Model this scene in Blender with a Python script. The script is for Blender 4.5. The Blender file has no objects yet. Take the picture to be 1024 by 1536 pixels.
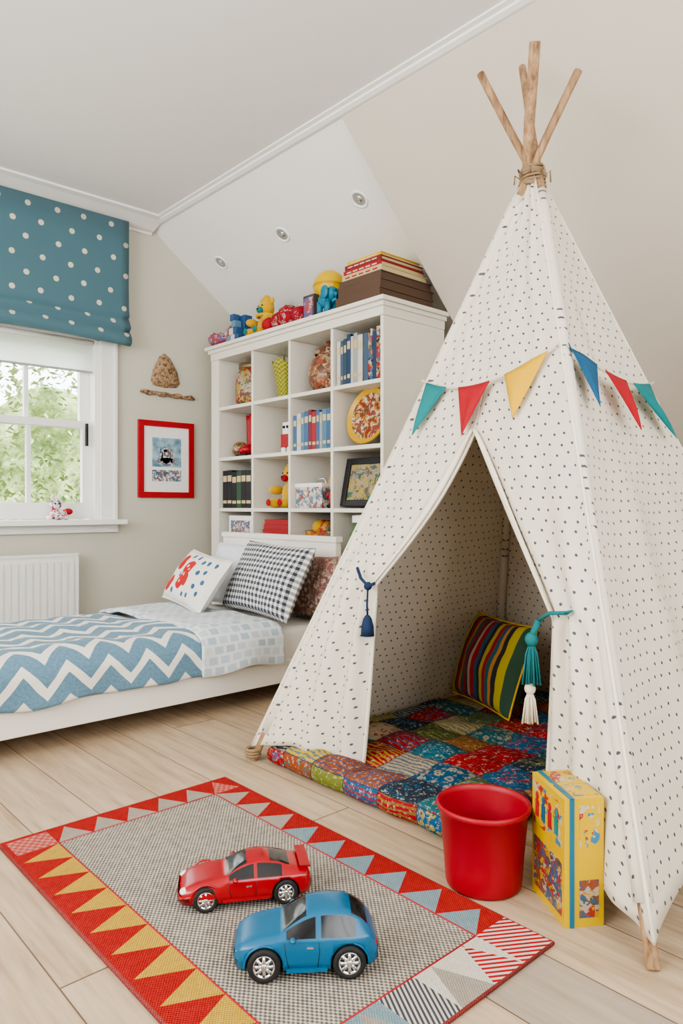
import bpy, bmesh, math, random
from mathutils import Vector, Matrix, noise
random.seed(7)
V=Vector
sc=bpy.context.scene
COL=bpy.context.scene.collection
try:
    sc.view_settings.view_transform='AgX'; sc.view_settings.look='AgX - Medium High Contrast'
except Exception as e: print(e)
# ------------------------------------------------------------ materials
class NT:
    def __init__(s,name):
        s.mat=bpy.data.materials.new(name); s.mat.use_nodes=True
        s.nt=s.mat.node_tree; s.b=s.nt.nodes['Principled BSDF']
    def n(s,t,**k):
        x=s.nt.nodes.new(t)
        for a,b in k.items(): setattr(x,a,b)
        return x
    def set(s,sock,val):
        if hasattr(val,'links') or isinstance(val,bpy.types.NodeSocket): s.nt.links.new(val,sock)
        else: sock.default_value=val
    def m(s,op,a,b=None,c=None):
        x=s.n('ShaderNodeMath',operation=op); s.set(x.inputs[0],a)
        if b is not None: s.set(x.inputs[1],b)
        if c is not None: s.set(x.inputs[2],c)
        return x.outputs[0]
    def mix(s,f,a,b):
        x=s.n('ShaderNodeMix',data_type='RGBA'); s.set(x.inputs[0],f); s.set(x.inputs[6],c4(a)); s.set(x.inputs[7],c4(b)); return x.outputs[2]
    def coord(s,which='Object'):
        return s.n('ShaderNodeTexCoord').outputs[which]
    def sep(s,v):
        x=s.n('ShaderNodeSeparateXYZ'); s.set(x.inputs[0],v); return x.outputs
    def comb(s,a,b,c=0.0):
        x=s.n('ShaderNodeCombineXYZ'); s.set(x.inputs[0],a); s.set(x.inputs[1],b); s.set(x.inputs[2],c); return x.outputs[0]
    def noise(s,v,scale,detail=3,rough=.5):
        x=s.n('ShaderNodeTexNoise'); s.set(x.inputs['Vector'],v); x.inputs['Scale'].default_value=scale; x.inputs['Detail'].default_value=detail; x.inputs['Roughness'].default_value=rough; return x.outputs['Fac']
    def ramp(s,f,stops,interp='LINEAR'):
        x=s.n('ShaderNodeValToRGB'); s.set(x.inputs[0],f); cr=x.color_ramp; cr.interpolation=interp
        while len(cr.elements)<len(stops): cr.elements.new(.5)
        for e,(p,c) in zip(cr.elements,stops): e.position=p; e.color=c4(c)
        return x.outputs[0]
    def bump(s,h,strength=.3,dist=.002):
        x=s.n('ShaderNodeBump'); x.inputs['Strength'].default_value=strength; x.inputs['Distance'].default_value=dist; s.set(x.inputs['Height'],h)
        s.nt.links.new(x.outputs[0],s.b.inputs['Normal'])
    def col(s,c): s.set(s.b.inputs['Base Color'],c4(c))
    def done(s,rough=.7,metal=0.0,spec=.4,sheen=0):
        s.b.inputs['Roughness'].default_value=rough; s.b.inputs['Metallic'].default_value=metal
        s.b.inputs['Specular IOR Level'].default_value=spec
        if sheen: s.b.inputs['Sheen Weight'].default_value=sheen
        return s.mat
def c4(c):
    if isinstance(c,(tuple,list)) and len(c)==3: return (c[0],c[1],c[2],1.0)
    return c
def mt(name,col,rough=.6,metal=0.0,var=.08,vs=6,bump=.0,bs=300,spec=.4,sheen=0,dist=.001):
    n=NT(name); co=n.coord()
    f=n.noise(co,vs,4)
    d=tuple(x*(1-var) for x in col); l=tuple(min(1,x*(1+var)) for x in col)
    n.col(n.mix(f,d,l))
    if bump: n.bump(n.noise(co,bs,2),bump,dist)
    return n.done(rough,metal,spec,sheen)
def uvgrid(n,su,sv,stag=.5,jit=0):
    o=n.sep(n.coord('UV'))
    v=n.m('DIVIDE',o[1],sv); u=n.m('DIVIDE',o[0],su)
    row=n.m('FLOOR',v); par=n.m('FLOORED_MODULO',row,2.0)
    u=n.m('ADD',u,n.m('MULTIPLY',par,stag))
    cu=n.m('FLOOR',u)
    fu=n.m('SUBTRACT',n.m('SUBTRACT',u,cu),.5); fv=n.m('SUBTRACT',n.m('SUBTRACT',v,row),.5)
    if jit:
        w=n.n('ShaderNodeTexWhiteNoise',noise_dimensions='2D'); n.set(w.inputs['Vector'],n.comb(cu,row))
        s=n.sep(w.outputs['Color'])
        fu=n.m('ADD',fu,n.m('MULTIPLY',n.m('SUBTRACT',s[0],.5),jit)); fv=n.m('ADD',fv,n.m('MULTIPLY',n.m('SUBTRACT',s[1],.5),jit))
    return fu,fv,cu,row
def dots(name,base,dot,su,sv,r,jit=0,rough=.85,trans=0):
    n=NT(name); fu,fv,_,_=uvgrid(n,su,sv,.5,jit)
    x=n.m('MULTIPLY',fu,su); y=n.m('MULTIPLY',fv,sv)
    d=n.m('SQRT',n.m('ADD',n.m('MULTIPLY',x,x),n.m('MULTIPLY',y,y)))
    f=n.m('LESS_THAN',d,r)
    b=n.mix(n.noise(n.coord('UV'),5,4),tuple(c*.94 for c in base),base)
    n.col(n.mix(f,b,dot)); n.bump(n.noise(n.coord('UV'),500,2),.25,.001)
    m=n.done(rough,0,.2,.1)
    if trans:
        t=n.n('ShaderNodeBsdfTranslucent'); t.inputs[0].default_value=c4(base)
        mx=n.n('ShaderNodeMixShader'); mx.inputs[0].default_value=trans
        out=n.nt.nodes['Material Output']
        n.nt.links.new(n.b.outputs[0],mx.inputs[1]); n.nt.links.new(t.outputs[0],mx.inputs[2]); n.nt.links.new(mx.outputs[0],out.inputs[0])
    return m
def collage(name,pal,scale=40,rough=.6,coord='Object',metric='MANHATTAN'):
    n=NT(name); v=n.n('ShaderNodeTexVoronoi',distance=metric); v.inputs['Scale'].default_value=scale; v.inputs['Randomness'].default_value=.9
    n.set(v.inputs['Vector'],n.coord(coord)); s=n.sep(v.outputs['Color'])
    c1=n.ramp(s[0],[(i/len(pal),c) for i,c in enumerate(pal)],'CONSTANT')
    f=n.m('GREATER_THAN',n.noise(n.coord(coord),scale*2.2,2),.56)
    n.col(n.mix(f,c1,n.ramp(s[1],[(i/len(pal),c) for i,c in enumerate(pal[::-1])],'CONSTANT')))
    return n.done(rough)
RED=(.36,.010,.018); YEL=(.64,.37,.012); TEAL=(.010,.17,.18); BLUE=(.010,.085,.18); WHITE=(.85,.84,.81)
M_white=mt('painted_white',WHITE,.45,var=.02)
M_wall=mt('wall_paint_sage',(.58,.555,.465),.85,var=.025,vs=2,bump=.1,bs=150)
M_beige=mt('wall_paint_beige',(.64,.575,.495),.85,var=.025,vs=2,bump=.1,bs=150)
M_ceil=mt('ceiling_paint',(.84,.825,.80),.9,var=.015,vs=2)
M_shelf=mt('shelf_paint',(.76,.72,.64),.5,var=.02)
M_bedw=mt('bed_paint',(.78,.74,.68),.45,var=.03)
M_dark=mt('dark_plastic',(.015,.015,.018),.45)
M_chrome=mt('chrome',(.75,.75,.76),.22,1.0,var=.02)
M_red=mt('red_fabric',RED,.8,bump=.3,bs=500)
M_yel=mt('yellow_fabric',YEL,.8,bump=.3,bs=500)
M_teal=mt('teal_fabric',TEAL,.8,bump=.3,bs=500)
M_blue=mt('blue_fabric',BLUE,.8,bump=.3,bs=500)
M_navy=mt('navy_cord',(.008,.025,.07),.8)
M_cream=mt('cream_canvas',(.76,.70,.58),.9,bump=.3,bs=500)
M_twine=mt('twine',(.26,.18,.10),.95,bump=.6,bs=300,var=.3,vs=60)
M_string=mt('cotton_string',(.62,.57,.45),.95)
M_bulb=mt('lamp_glass',(.30,.30,.29),.3)
def wood_pole():
    n=NT('raw_wood_pole'); o=n.sep(n.coord()); v=n.comb(n.m('MULTIPLY',o[0],60.0),n.m('MULTIPLY',o[1],60.0),n.m('MULTIPLY',o[2],6.0))
    f=n.noise(v,1,5,.6); n.col(n.ramp(f,[(.3,(.15,.08,.04)),(.5,(.33,.20,.105)),(.7,(.48,.31,.17))])); n.bump(f,.5,.003); return n.done(.75)
M_pole=wood_pole()
def floor_mat():
    n=NT('oak_planks'); o=n.sep(n.coord())
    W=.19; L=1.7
    px=n.m('DIVIDE',n.m('ADD',o[0],.055),W); ix=n.m('FLOOR',px); fx=n.m('SUBTRACT',px,ix)
    w1=n.n('ShaderNodeTexWhiteNoise',noise_dimensions='1D'); n.set(w1.inputs['W'],ix)
    py=n.m('ADD',n.m('DIVIDE',o[1],L),n.m('MULTIPLY',w1.outputs['Value'],5.3)); iy=n.m('FLOOR',py); fy=n.m('SUBTRACT',py,iy)
    w2=n.n('ShaderNodeTexWhiteNoise',noise_dimensions='2D'); n.set(w2.inputs['Vector'],n.comb(ix,iy))
    gv=n.comb(n.m('ADD',n.m('MULTIPLY',o[0],22.0),n.m('MULTIPLY',w2.outputs['Value'],50.0)),n.m('MULTIPLY',o[1],1.6),0.0)
    g=n.noise(gv,1.6,6,.62)
    grain=n.ramp(g,[(.25,(.25,.165,.095)),(.45,(.41,.295,.185)),(.62,(.50,.375,.25)),(.8,(.57,.45,.32))])
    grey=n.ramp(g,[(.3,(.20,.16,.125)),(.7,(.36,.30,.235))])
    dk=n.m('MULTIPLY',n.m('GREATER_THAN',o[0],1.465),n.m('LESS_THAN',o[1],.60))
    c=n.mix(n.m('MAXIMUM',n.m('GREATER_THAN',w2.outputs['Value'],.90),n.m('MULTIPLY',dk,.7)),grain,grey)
    c=n.mix(n.m('MULTIPLY',w2.outputs['Value'],.25),c,(.62,.52,.40))
    gx=n.m('LESS_THAN',n.m('MINIMUM',fx,n.m('SUBTRACT',1.0,fx)),.008)
    gy=n.m('LESS_THAN',n.m('MINIMUM',fy,n.m('SUBTRACT',1.0,fy)),.0012)
    gap=n.m('MAXIMUM',gx,gy)
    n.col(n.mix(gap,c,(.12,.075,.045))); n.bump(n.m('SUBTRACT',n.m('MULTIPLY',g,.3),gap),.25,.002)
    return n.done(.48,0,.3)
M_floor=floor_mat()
# ------------------------------------------------------------ mesh builder
class MB:
    def __init__(s): s.v=[];s.f=[];s.mi=[];s.uv=[];s.sm=[];s.mats=[];s.M=Matrix()
    def idx(s,m):
        if m not in s.mats: s.mats.append(m)
        return s.mats.index(m)
    def addv(s,p): s.v.append(s.M@V(p)); return len(s.v)-1
    def addf(s,ids,m,uv=None,smooth=False): s.f.append(ids); s.mi.append(s.idx(m)); s.uv.append(uv); s.sm.append(smooth)
    def poly(s,pts,m,uv=None,smooth=False): s.addf([s.addv(p) for p in pts],m,uv,smooth)
    def box(s,x0,x1,y0,y1,z0,z1,m):
        i=[s.addv(p) for p in [(x0,y0,z0),(x1,y0,z0),(x1,y1,z0),(x0,y1,z0),(x0,y0,z1),(x1,y0,z1),(x1,y1,z1),(x0,y1,z1)]]
        for q in [(0,3,2,1),(4,5,6,7),(0,1,5,4),(1,2,6,5),(2,3,7,6),(3,0,4,7)]: s.addf([i[k] for k in q],m)
    def grid(s,fn,nu,nv,m,wu=False,wv=False,uvf=None,matf=None,smooth=True):
        ids={}
        for i in range(nu if wu else nu+1):
            for j in range(nv if wv else nv+1): ids[i,j]=s.addv(fn(i/nu,j/nv))
        for i in range(nu):
            for j in range(nv):
                i2=(i+1)%nu if wu else i+1; j2=(j+1)%nv if wv else j+1
                uv=None
                if uvf: uv=[uvf(i/nu,j/nv),uvf((i+1)/nu,j/nv),uvf((i+1)/nu,(j+1)/nv),uvf(i/nu,(j+1)/nv)]
                s.addf([ids[i,j],ids[i2,j],ids[i2,j2],ids[i,j2]],matf(i/nu,j/nv) if matf else m,uv,smooth)
    def lathe(s,prof,c,m,seg=32,matf=None):
        c=V(c); n=len(prof)-1
        def fn(u,v):
            a=u*2*math.pi; r,z=prof[min(n,int(round(v*n)))]; return c+V((max(r,1e-4)*math.cos(a),max(r,1e-4)*math.sin(a),z))
        s.grid(fn,seg,n,m,wu=True,matf=(lambda u,v:matf(int(round(v*n)))) if matf else None)
    def ell(s,c,r,m,seg=20,bump=0):
        c=V(c); r=V(r) if not isinstance(r,(int,float)) else V((r,r,r))
        def fn(u,v):
            a=u*2*math.pi;b=(v-.5)*math.pi*.998
            d=V((math.cos(a)*math.cos(b),math.sin(a)*math.cos(b),math.sin(b)))
            k=1+(bump*noise.noise((c+d*3)*1.3) if bump else 0)
            return c+V((d.x*r.x,d.y*r.y,d.z*r.z))*k
        s.grid(fn,seg,seg//2,m,wu=True)
    def tube(s,pts,r,m,seg=10,cap=True,closed=False):
        pts=[V(p) for p in pts]; n=len(pts); rs=r if isinstance(r,(list,tuple)) else [r]*n
        rings=[]; up=V((.13,.21,.97)); 
        for i,p in enumerate(pts):
            if closed: t=pts[(i+1)%n]-pts[i-1]
            else: t=pts[min(i+1,n-1)]-pts[max(i-1,0)]
            t.normalize(); a=t.cross(up)
            if a.length<.2: a=t.cross(V((1,0,0)))
            a.normalize(); b=t.cross(a)
            rings.append([s.addv(p+(a*math.cos(k*2*math.pi/seg)+b*math.sin(k*2*math.pi/seg))*rs[i]) for k in range(seg)])
        for i in range(n if closed else n-1):
            A=rings[i];B=rings[(i+1)%n]
            for k in range(seg): s.addf([A[k],A[(k+1)%seg],B[(k+1)%seg],B[k]],m,None,True)
        if cap and not closed: s.addf(rings[0][::-1],m); s.addf(rings[-1],m)
    def pillow(s,c,wv,hv,W,H,T,m,back=None,pinch=.06,n=20,edge=None):
        c=V(c);wv=V(wv).normalized();hv=V(hv).normalized();nv=wv.cross(hv).normalized()
        def f(sg):
            def fn(a,b):
                u=a*2-1;v=b*2-1
                t=((1-u*u)*(1-v*v))**.38*T/2
                x=u*W/2*(1-pinch*(1-v*v)); y=v*H/2*(1-pinch*(1-u*u))
                p=c+wv*x+hv*y+nv*(sg*t)
                p+=nv*((noise.noise(p*9)*.018+noise.noise(p*22)*.005)*(t/(T/2)))*sg
                return p
            return fn
        uvf=lambda a,b:((a*2-1)*W/2,(b*2-1)*H/2)
        s.grid(f(1),n,n,m,uvf=uvf); s.grid(lambda a,b:f(-1)(b,a),n,n,back or m,uvf=lambda a,b:uvf(b,a))
        if edge:
            P=[]
            for k in range(n): P.append(f(1)(k/n,0))
            for k in range(n): P.append(f(1)(1,k/n))
            for k in range(n): P.append(f(1)(1-k/n,1))
            for k in range(n): P.append(f(1)(0,1-k/n))
            s.tube(P,.004,edge,6,closed=True)
    def build(s,name,bevel=0,solid=0,sub=0,seg=2,parent=None,weld=False,off=0):
        me=bpy.data.meshes.new(name); me.from_pydata([tuple(p) for p in s.v],[],s.f)
        for m in s.mats: me.materials.append(m)
        uvl=me.uv_layers.new(name='UVMap')
        for p in me.polygons:
            p.material_index=s.mi[p.index]; p.use_smooth=s.sm[p.index]
            u=s.uv[p.index]
            for k,li in enumerate(p.loop_indices):
                if u: uvl.data[li].uv=u[k]
                else:
                    co=me.vertices[me.loops[li].vertex_index].co; uvl.data[li].uv=(co.y+co.x,co.z)
        if weld:
            bm=bmesh.new(); bm.from_mesh(me); bmesh.ops.remove_doubles(bm,verts=bm.verts,dist=2e-4)
            bmesh.ops.recalc_face_normals(bm,faces=bm.faces); bm.to_mesh(me); bm.free()
        me.validate()
        ob=bpy.data.objects.new(name,me); COL.objects.link(ob)
        if solid: md=ob.modifiers.new('solid','SOLIDIFY'); md.thickness=solid; md.offset=off
        if bevel: md=ob.modifiers.new('bev','BEVEL'); md.width=bevel; md.segments=seg; md.limit_method='ANGLE'; md.angle_limit=math.radians(40)
        if sub: md=ob.modifiers.new('sub','SUBSURF'); md.levels=sub; md.render_levels=sub
        if parent: ob.parent=parent
        return ob
def empty(name,loc=(0,0,0)):
    e=bpy.data.objects.new(name,None); e.empty_display_size=.05; COL.objects.link(e); return e
def lerp(a,b,t): return a+(b-a)*t
def about(p,s): return Matrix.Translation(p)@Matrix.Scale(s,4)@Matrix.Translation(-V(p))
# ------------------------------------------------------------ room
YW=4.37; XK=3.80; CZ=2.76; XC=2.25; XL=-1.7; YB=-1.4; YS=2.50; WZ=.95
zw=lambda x: CZ-.745*(x-XC)
zb=lambda x: CZ-1.0*(x-XC)
b=MB(); b.box(XL-.1,XK+.1,YB-.1,YW+.15,-.06,0,M_floor); b.build('floor')
OX0,OX1,OZ0,OZ1=.77,1.92,.82,1.97
b=MB()
b.box(XL-.1,OX0,YW,YW+.15,0,CZ+.05,M_wall); b.box(OX1,XK+.1,YW,YW+.15,0,CZ+.05,M_wall)
b.box(OX0,OX1,YW,YW+.15,0,OZ0-.03,M_wall); b.box(OX0,OX1,YW,YW+.15,OZ1,CZ+.05,M_wall); b.build('wall_north')
b=MB(); b.box(XK,XK+.1,YB-.1,YS,0,zb(XK)+.02,M_beige); b.box(XK,XK+.1,YS,YW,0,zw(XK)+.02,M_wall); b.build('wall_east')
b=MB()
b.box(XL-.1,XL,YB,.2,0,CZ,M_wall); b.box(XL-.1,XL,3.2,YW,0,CZ,M_wall); b.box(XL-.1,XL,.2,3.2,0,WZ,M_wall); b.box(XL-.1,XL,.2,3.2,2.5,CZ,M_wall); b.build('wall_west')
b=MB()
b.box(XL-.1,-.9,YB-.1,YB,0,CZ,M_wall); b.box(2.1,XK,YB-.1,YB,0,CZ,M_wall); b.box(-.9,2.1,YB-.1,YB,0,WZ,M_wall); b.box(-.9,2.1,YB-.1,YB,2.5,CZ,M_wall); b.build('wall_south')
def winframe(name,axis,c,a0,a1,z0,z1,nm):
    b=MB()
    def bx(p0,p1,q0,q1,d0,d1):
        if axis=='x': b.box(c+d0,c+d1,p0,p1,q0,q1,M_white)
        else: b.box(p0,p1,c+d0,c+d1,q0,q1,M_white)
    bx(a0-.06,a0+.05,z0-.06,z1+.06,-.02,.03); bx(a1-.05,a1+.06,z0-.06,z1+.06,-.02,.03); bx(a0,a1,z0-.06,z0+.05,-.02,.03); bx(a0,a1,z1-.05,z1+.06,-.02,.03)
    for k in range(1,nm): 
        x=lerp(a0,a1,k/nm); bx(x-.02,x+.02,z0,z1,-.01,.02)
    bx(a0,a1,(z0+z1)/2-.02,(z0+z1)/2+.02,-.01,.02)
    b.build(name,bevel=.004)
winframe('added_window_west','x',XL,.2,3.2,WZ,2.5,4)  # unseen west window, added so that light can enter the room
winframe('added_window_south','y',YB,-.9,2.1,WZ,2.5,4)  # made-up window behind the camera, an opening for the south fill
b=MB(); b.box(XL-.1,XC,YB-.1,YW+.15,CZ,CZ+.06,M_ceil); b.build('ceiling')
b=MB()
def slab(y0,y1,zf,m):
    P=[(XC,y0,CZ),(XK+.02,y0,zf(XK+.02)),(XK+.02,y1,zf(XK+.02)),(XC,y1,CZ)]
    Q=[(p[0]+.04,p[1],p[2]+.05) for p in P]
    ids=[b.addv(p) for p in P+Q]
    for q in [(0,1,2,3),(7,6,5,4),(0,4,5,1),(1,5,6,2),(2,6,7,3),(3,7,4,0)]: b.addf([ids[k] for k in q],m)
slab(YS,YW+.02,zw,M_ceil); b.build('ceiling_slope')
b=MB(); slab(YB,YS,zb,M_beige)
b.poly([(XC,YS+.001,CZ),(XK,YS+.001,zb(XK)),(XK,YS+.001,zw(XK))],M_ceil); b.build('ceiling_slope.001')
# trims
b=MB()
prof=[(YW,2.690),(YW-.012,2.690),(YW-.02,2.703),(YW-.05,2.708),(YW-.09,2.722),(YW-.16,2.742),(YW-.20,2.748),(YW-.20,2.76),(YW,2.76)]
b.grid(lambda u,v:(lerp(XL,XC+.02,u),)+prof[int(round(v*8))],1,8,M_white,smooth=False); b.build('trim_1')
b=MB(); pr=[(XC-.03,CZ),(XC-.03,CZ-.008),(XC-.010,CZ-.012),(XC-.006,CZ-.02),(XC+.014,CZ-.028),(XC+.032,CZ-.028)]
b.grid(lambda u,v:(pr[int(round(v*5))][0],lerp(YB,YW-.02,u),pr[int(round(v*5))][1]),1,5,M_white,smooth=False); b.build('trim_2')
b=MB(); b.box(XL,XK,YW-.018,YW,0,.13,M_white); b.box(XL,XK,YW-.012,YW,.13,.15,M_white); b.build('baseboard_north',bevel=.004)
b=MB(); b.box(XK-.018,XK,YB,YW-.02,0,.13,M_white); b.box(XK-.012,XK,YB,YW-.02,.13,.15,M_white); b.build('baseboard_east',bevel=.004)
# window_1
M_glass=bpy.data.materials.new('window_glass'); M_glass.use_nodes=True
nt=M_glass.node_tree; nt.nodes.clear(); o=nt.nodes.new('ShaderNodeOutputMaterial'); t=nt.nodes.new('ShaderNodeBsdfTransparent'); g=nt.nodes.new('ShaderNodeBsdfGlossy'); g.inputs['Roughness'].default_value=.02; mx=nt.nodes.new('ShaderNodeMixShader'); mx.inputs[0].default_value=.05
nt.links.new(t.outputs[0],mx.inputs[1]);nt.links.new(g.outputs[0],mx.inputs[2]);nt.links.new(mx.outputs[0],o.inputs[0])
b=MB()
b.box(OX0-.10,OX0,YW-.022,YW,OZ0,OZ1+.1,M_white); b.box(OX1,OX1+.10,YW-.022,YW,OZ0,OZ1+.1,M_white); b.box(OX0,OX1,YW-.022,YW,OZ1,OZ1+.1,M_white)
b.box(OX1+.085,OX1+.105,YW-.032,YW,OZ0,OZ1+.1,M_white)
b.box(OX0,OX0+.03,YW,YW+.15,OZ0,OZ1,M_white); b.box(OX1-.03,OX1,YW,YW+.15,OZ0,OZ1,M_white); b.box(OX0,OX1,YW,YW+.15,OZ1-.03,OZ1,M_white)
b.box(OX0-.14,OX1+.13,YW-.12,YW+.15,OZ0-.03,OZ0,M_white)
b.box(OX0-.12,OX1+.11,YW-.03,YW,OZ0-.08,OZ0-.03,M_white)
def sash(y,z0,z1,rb,rt):
    x0,x1=OX0+.03,OX1-.03
    b.box(x0,x0+.06,y,y+.04,z0,z1,M_white); b.box(x1-.06,x1,y,y+.04,z0,z1,M_white)
    b.box(x0+.06,x1-.06,y,y+.04,z0,z0+rb,M_white); b.box(x0+.06,x1-.06,y,y+.04,z1-rt,z1,M_white)
    for k in (1,2):
        x=lerp(x0+.06,x1-.06,k/3); b.box(x-.013,x+.013,y+.006,y+.034,z0+rb,z1-rt,M_white)
    b.box(x0+.06,x1-.06,y+.018,y+.021,z0+rb,z1-rt,M_glass)
sash(YW+.045,OZ0+.005,1.435,.10,.045); sash(YW+.088,1.39,OZ1-.03,.045,.06)
b.box(OX1-.075,OX1-.06,YW+.025,YW+.045,1.28,1.42,M_dark)
b.build('window_1',bevel=.003)
b=MB()
n=NT('roller_shade'); n.col((.9,.9,.9)); tr=n.n('ShaderNodeBsdfTranslucent'); tr.inputs[0].default_value=(.95,.95,.95,1); mxx=n.n('ShaderNodeMixShader'); mxx.inputs[0].default_value=.85
n.nt.links.new(n.b.outputs[0],mxx.inputs[1]); n.nt.links.new(tr.outputs[0],mxx.inputs[2]); n.nt.links.new(mxx.outputs[0],n.nt.nodes['Material Output'].inputs[0])
M_greyr=mt('shade_rail',(.35,.35,.35),.5)
b.box(OX0+.035,OX1-.035,YW+.028,YW+.030,1.745,1.93,n.mat); b.box(OX0+.035,OX1-.035,YW+.022,YW+.036,1.736,1.747,M_greyr); b.tube([(OX0+.035,YW+.022,1.925),(OX1-.035,YW+.022,1.925)],.015,M_white); b.build('roller_shade')
# roman blind
M_blind=dots('blind_dots',(.085,.170,.205),(.66,.59,.48),.17,.10,.0165,jit=.12)
b=MB(); Y0=4.27
pf=[(Y0,2.70),(Y0,2.5),(Y0+.004,2.3),(Y0,2.14),(Y0-.008,2.10),(Y0+.006,2.085),(Y0-.014,2.06),(Y0-.032,2.03),(Y0-.008,2.008),(Y0-.026,1.99),(Y0-.042,1.96),(Y0-.040,1.935),(Y0-.018,1.92),(Y0+.0,1.925),(Y0+.02,1.95)]
cum=[0]
for i in range(1,len(pf)): cum.append(cum[-1]+math.hypot(pf[i][0]-pf[i-1][0],pf[i][1]-pf[i-1][1]))
N=len(pf)-1
def bl(u,v):
    i=int(round(v*N)); y,z=pf[i]; x=lerp(.62,2.068,u)
    return (x,y-.004*math.sin(u*9+i)*(v),z-.010*math.sin(u*math.pi*2+1)*(v>.4))
b.grid(bl,24,N,M_blind,uvf=lambda u,v:(lerp(.62,2.068,u),cum[int(round(v*N))]))
rb_=b.build('roman_blind',solid=.006)
b=MB(); b.box(.63,2.06,Y0+.004,YW,2.66,2.69,M_white); b.build('headrail',parent=rb_)
# downlights
nrm=V((-.745,0,-1)).normalized()
for k,y in enumerate((2.715,3.372,4.03)):
    b=MB(); c=V((2.595,y,zw(2.595)))
    q=nrm.to_track_quat('Z','Y').to_matrix().to_4x4(); b.M=Matrix.Translation(c)@q
    b.lathe([(.052,-.002),(.052,.005),(.047,.008),(.040,.006),(.036,.0015),(.036,.001)],(0,0,0),M_white,28)
    b.lathe([(.0001,.0012),(.036,.0012)],(0,0,0),M_bulb,28); b.lathe([(.0001,.004),(.018,.004),(.02,.001)],(0,0,0),M_chrome,20)
    b.build('recessed_downlight')
# radiator
b=MB(); M_rad=mt('radiator_enamel',(.78,.77,.73),.35,var=.01)
b.box(.66,1.738,4.265,4.275,.16,.615,M_rad); b.box(.66,1.738,4.305,4.315,.16,.615,M_rad); b.box(.655,1.743,4.26,4.32,.605,.622,M_rad); b.box(.655,.665,4.26,4.32,.16,.61,M_rad); b.box(1.733,1.743,4.26,4.32,.16,.61,M_rad)
x=.70
while x<1.71: b.box(x-.0125,x+.0125,4.256,4.267,.185,.575,M_rad); x+=.04
b.box(.8,.84,4.315,YW-.001,.2,.55,M_rad); b.box(1.55,1.59,4.315,YW-.001,.2,.55,M_rad); b.tube([(1.755,4.29,0),(1.755,4.29,.19),(1.735,4.29,.19)],.009,M_chrome)
b.build('radiator',bevel=.004)
# ------------------------------------------------------------ garden
M_leaf=NT('foliage'); M_leaf.col(M_leaf.ramp(M_leaf.noise(M_leaf.coord(),2.6,6,.75),[(.3,(.05,.09,.02)),(.46,(.20,.28,.08)),(.6,(.55,.62,.30)),(.75,(.85,.88,.65))])); M_leaf=M_leaf.done(.6)
b=MB()
for i in range(16000):
    p=V((random.uniform(-2.5,5.5),random.gauss(8.4,.5),random.uniform(-.2,4.0)))
    d=noise.noise(V((p.x*.9,p.z*.9,3)))
    if d<-.05 and p.z>1.75: continue
    a=V((random.uniform(-1,1),random.uniform(-1,1),random.uniform(-1,1))).normalized(); c=a.cross(V((.2,.4,1))).normalized(); r=random.uniform(.025,.065)
    b.poly([p-a*r,p+c*r*.5,p+a*r,p-c*r*.5],M_leaf)
b.grid(lambda u,v:(lerp(-3,6,u),8.9+noise.noise(V((u*12,v*6,0)))*.5,lerp(-.29,2.3+noise.noise(V((u*9,3,0)))*.7,v)),50,20,M_leaf)
b.build('garden_hedge')
M_lawn=mt('lawn',(.10,.17,.04),.9,var=.4,vs=8); b=MB(); b.box(-8,10,4.6,14,-.35,-.295,M_lawn); b.build('garden_lawn')
# ------------------------------------------------------------ wall decor
YF=YW
b=MB(); mr=mt('red_frame',(.40,.010,.018),.4)
b.box(2.175,2.585,YF-.022,YF-.0,.96,.998,mr)
b.box(2.175,2.585,YF-.022,YF,1.432,1.47,mr); b.box(2.175,2.213,YF-.022,YF,.998,1.432,mr); b.box(2.547,2.585,YF-.022,YF,.998,1.432,mr)
b.box(2.20,2.56,YF-.010,YF-.002,.98,1.45,M_white)
Mp=NT('print_sky'); Mp.col(Mp.ramp(Mp.noise(Mp.coord(),14,4),[(.35,(.10,.22,.33)),(.55,(.35,.50,.58)),(.7,(.75,.77,.74))])); Mp=Mp.done(.5)
Mp2=collage('print_collage',[(.05,.12,.22),(.4,.42,.45),(.75,.72,.66),(.25,.10,.08),(.12,.2,.3)],75)
b.box(2.275,2.49,YF-.0115,YF-.009,1.165,1.36,Mp); b.box(2.275,2.49,YF-.0115,YF-.009,1.07,1.145,Mp2)
y=YF-.0135
for (x,z,w,h) in [(2.38,1.20,.075,.028),(2.375,1.235,.035,.05),(2.37,1.285,.016,.02),(2.34,1.25,.012,.05),(2.415,1.245,.012,.055)]:
    b.poly([(x+w*math.cos(k*math.pi/6),y,z+h*math.sin(k*math.pi/6)) for k in range(12)],Mp2)
b.build('picture_frame',bevel=.003)
Mw=NT('wicker'); vo=Mw.n('ShaderNodeTexVoronoi'); vo.inputs['Scale'].default_value=60; Mw.set(vo.inputs['Vector'],Mw.coord()); Mw.col(Mw.ramp(vo.outputs['Distance'],[(0,(.46,.32,.19)),(.5,(.33,.21,.12)),(.8,(.12,.07,.04))])); Mw.bump(vo.outputs['Distance'],-1,.006); Mw=Mw.done(.8)
b=MB()
out=[(2.367,1.925),(2.33,1.90),(2.285,1.81),(2.268,1.735),(2.285,1.705),(2.37,1.695),(2.46,1.705),(2.485,1.735),(2.465,1.81),(2.41,1.90)]
cen=(2.372,1.79)
def wc(u,v):
    n=len(out); k=u*n; i=int(k)%n; f=k-int(k); a=out[i];c=out[(i+1)%n]; px,pz=lerp(a[0],c[0],f),lerp(a[1],c[1],f)
    return (lerp(px,cen[0],v),YF-.004-.035*math.sin(v*math.pi/2)**.6,lerp(pz,cen[1],v))
b.grid(wc,40,8,Mw,wu=True); b.build('woven_wall_hanging')
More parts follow.
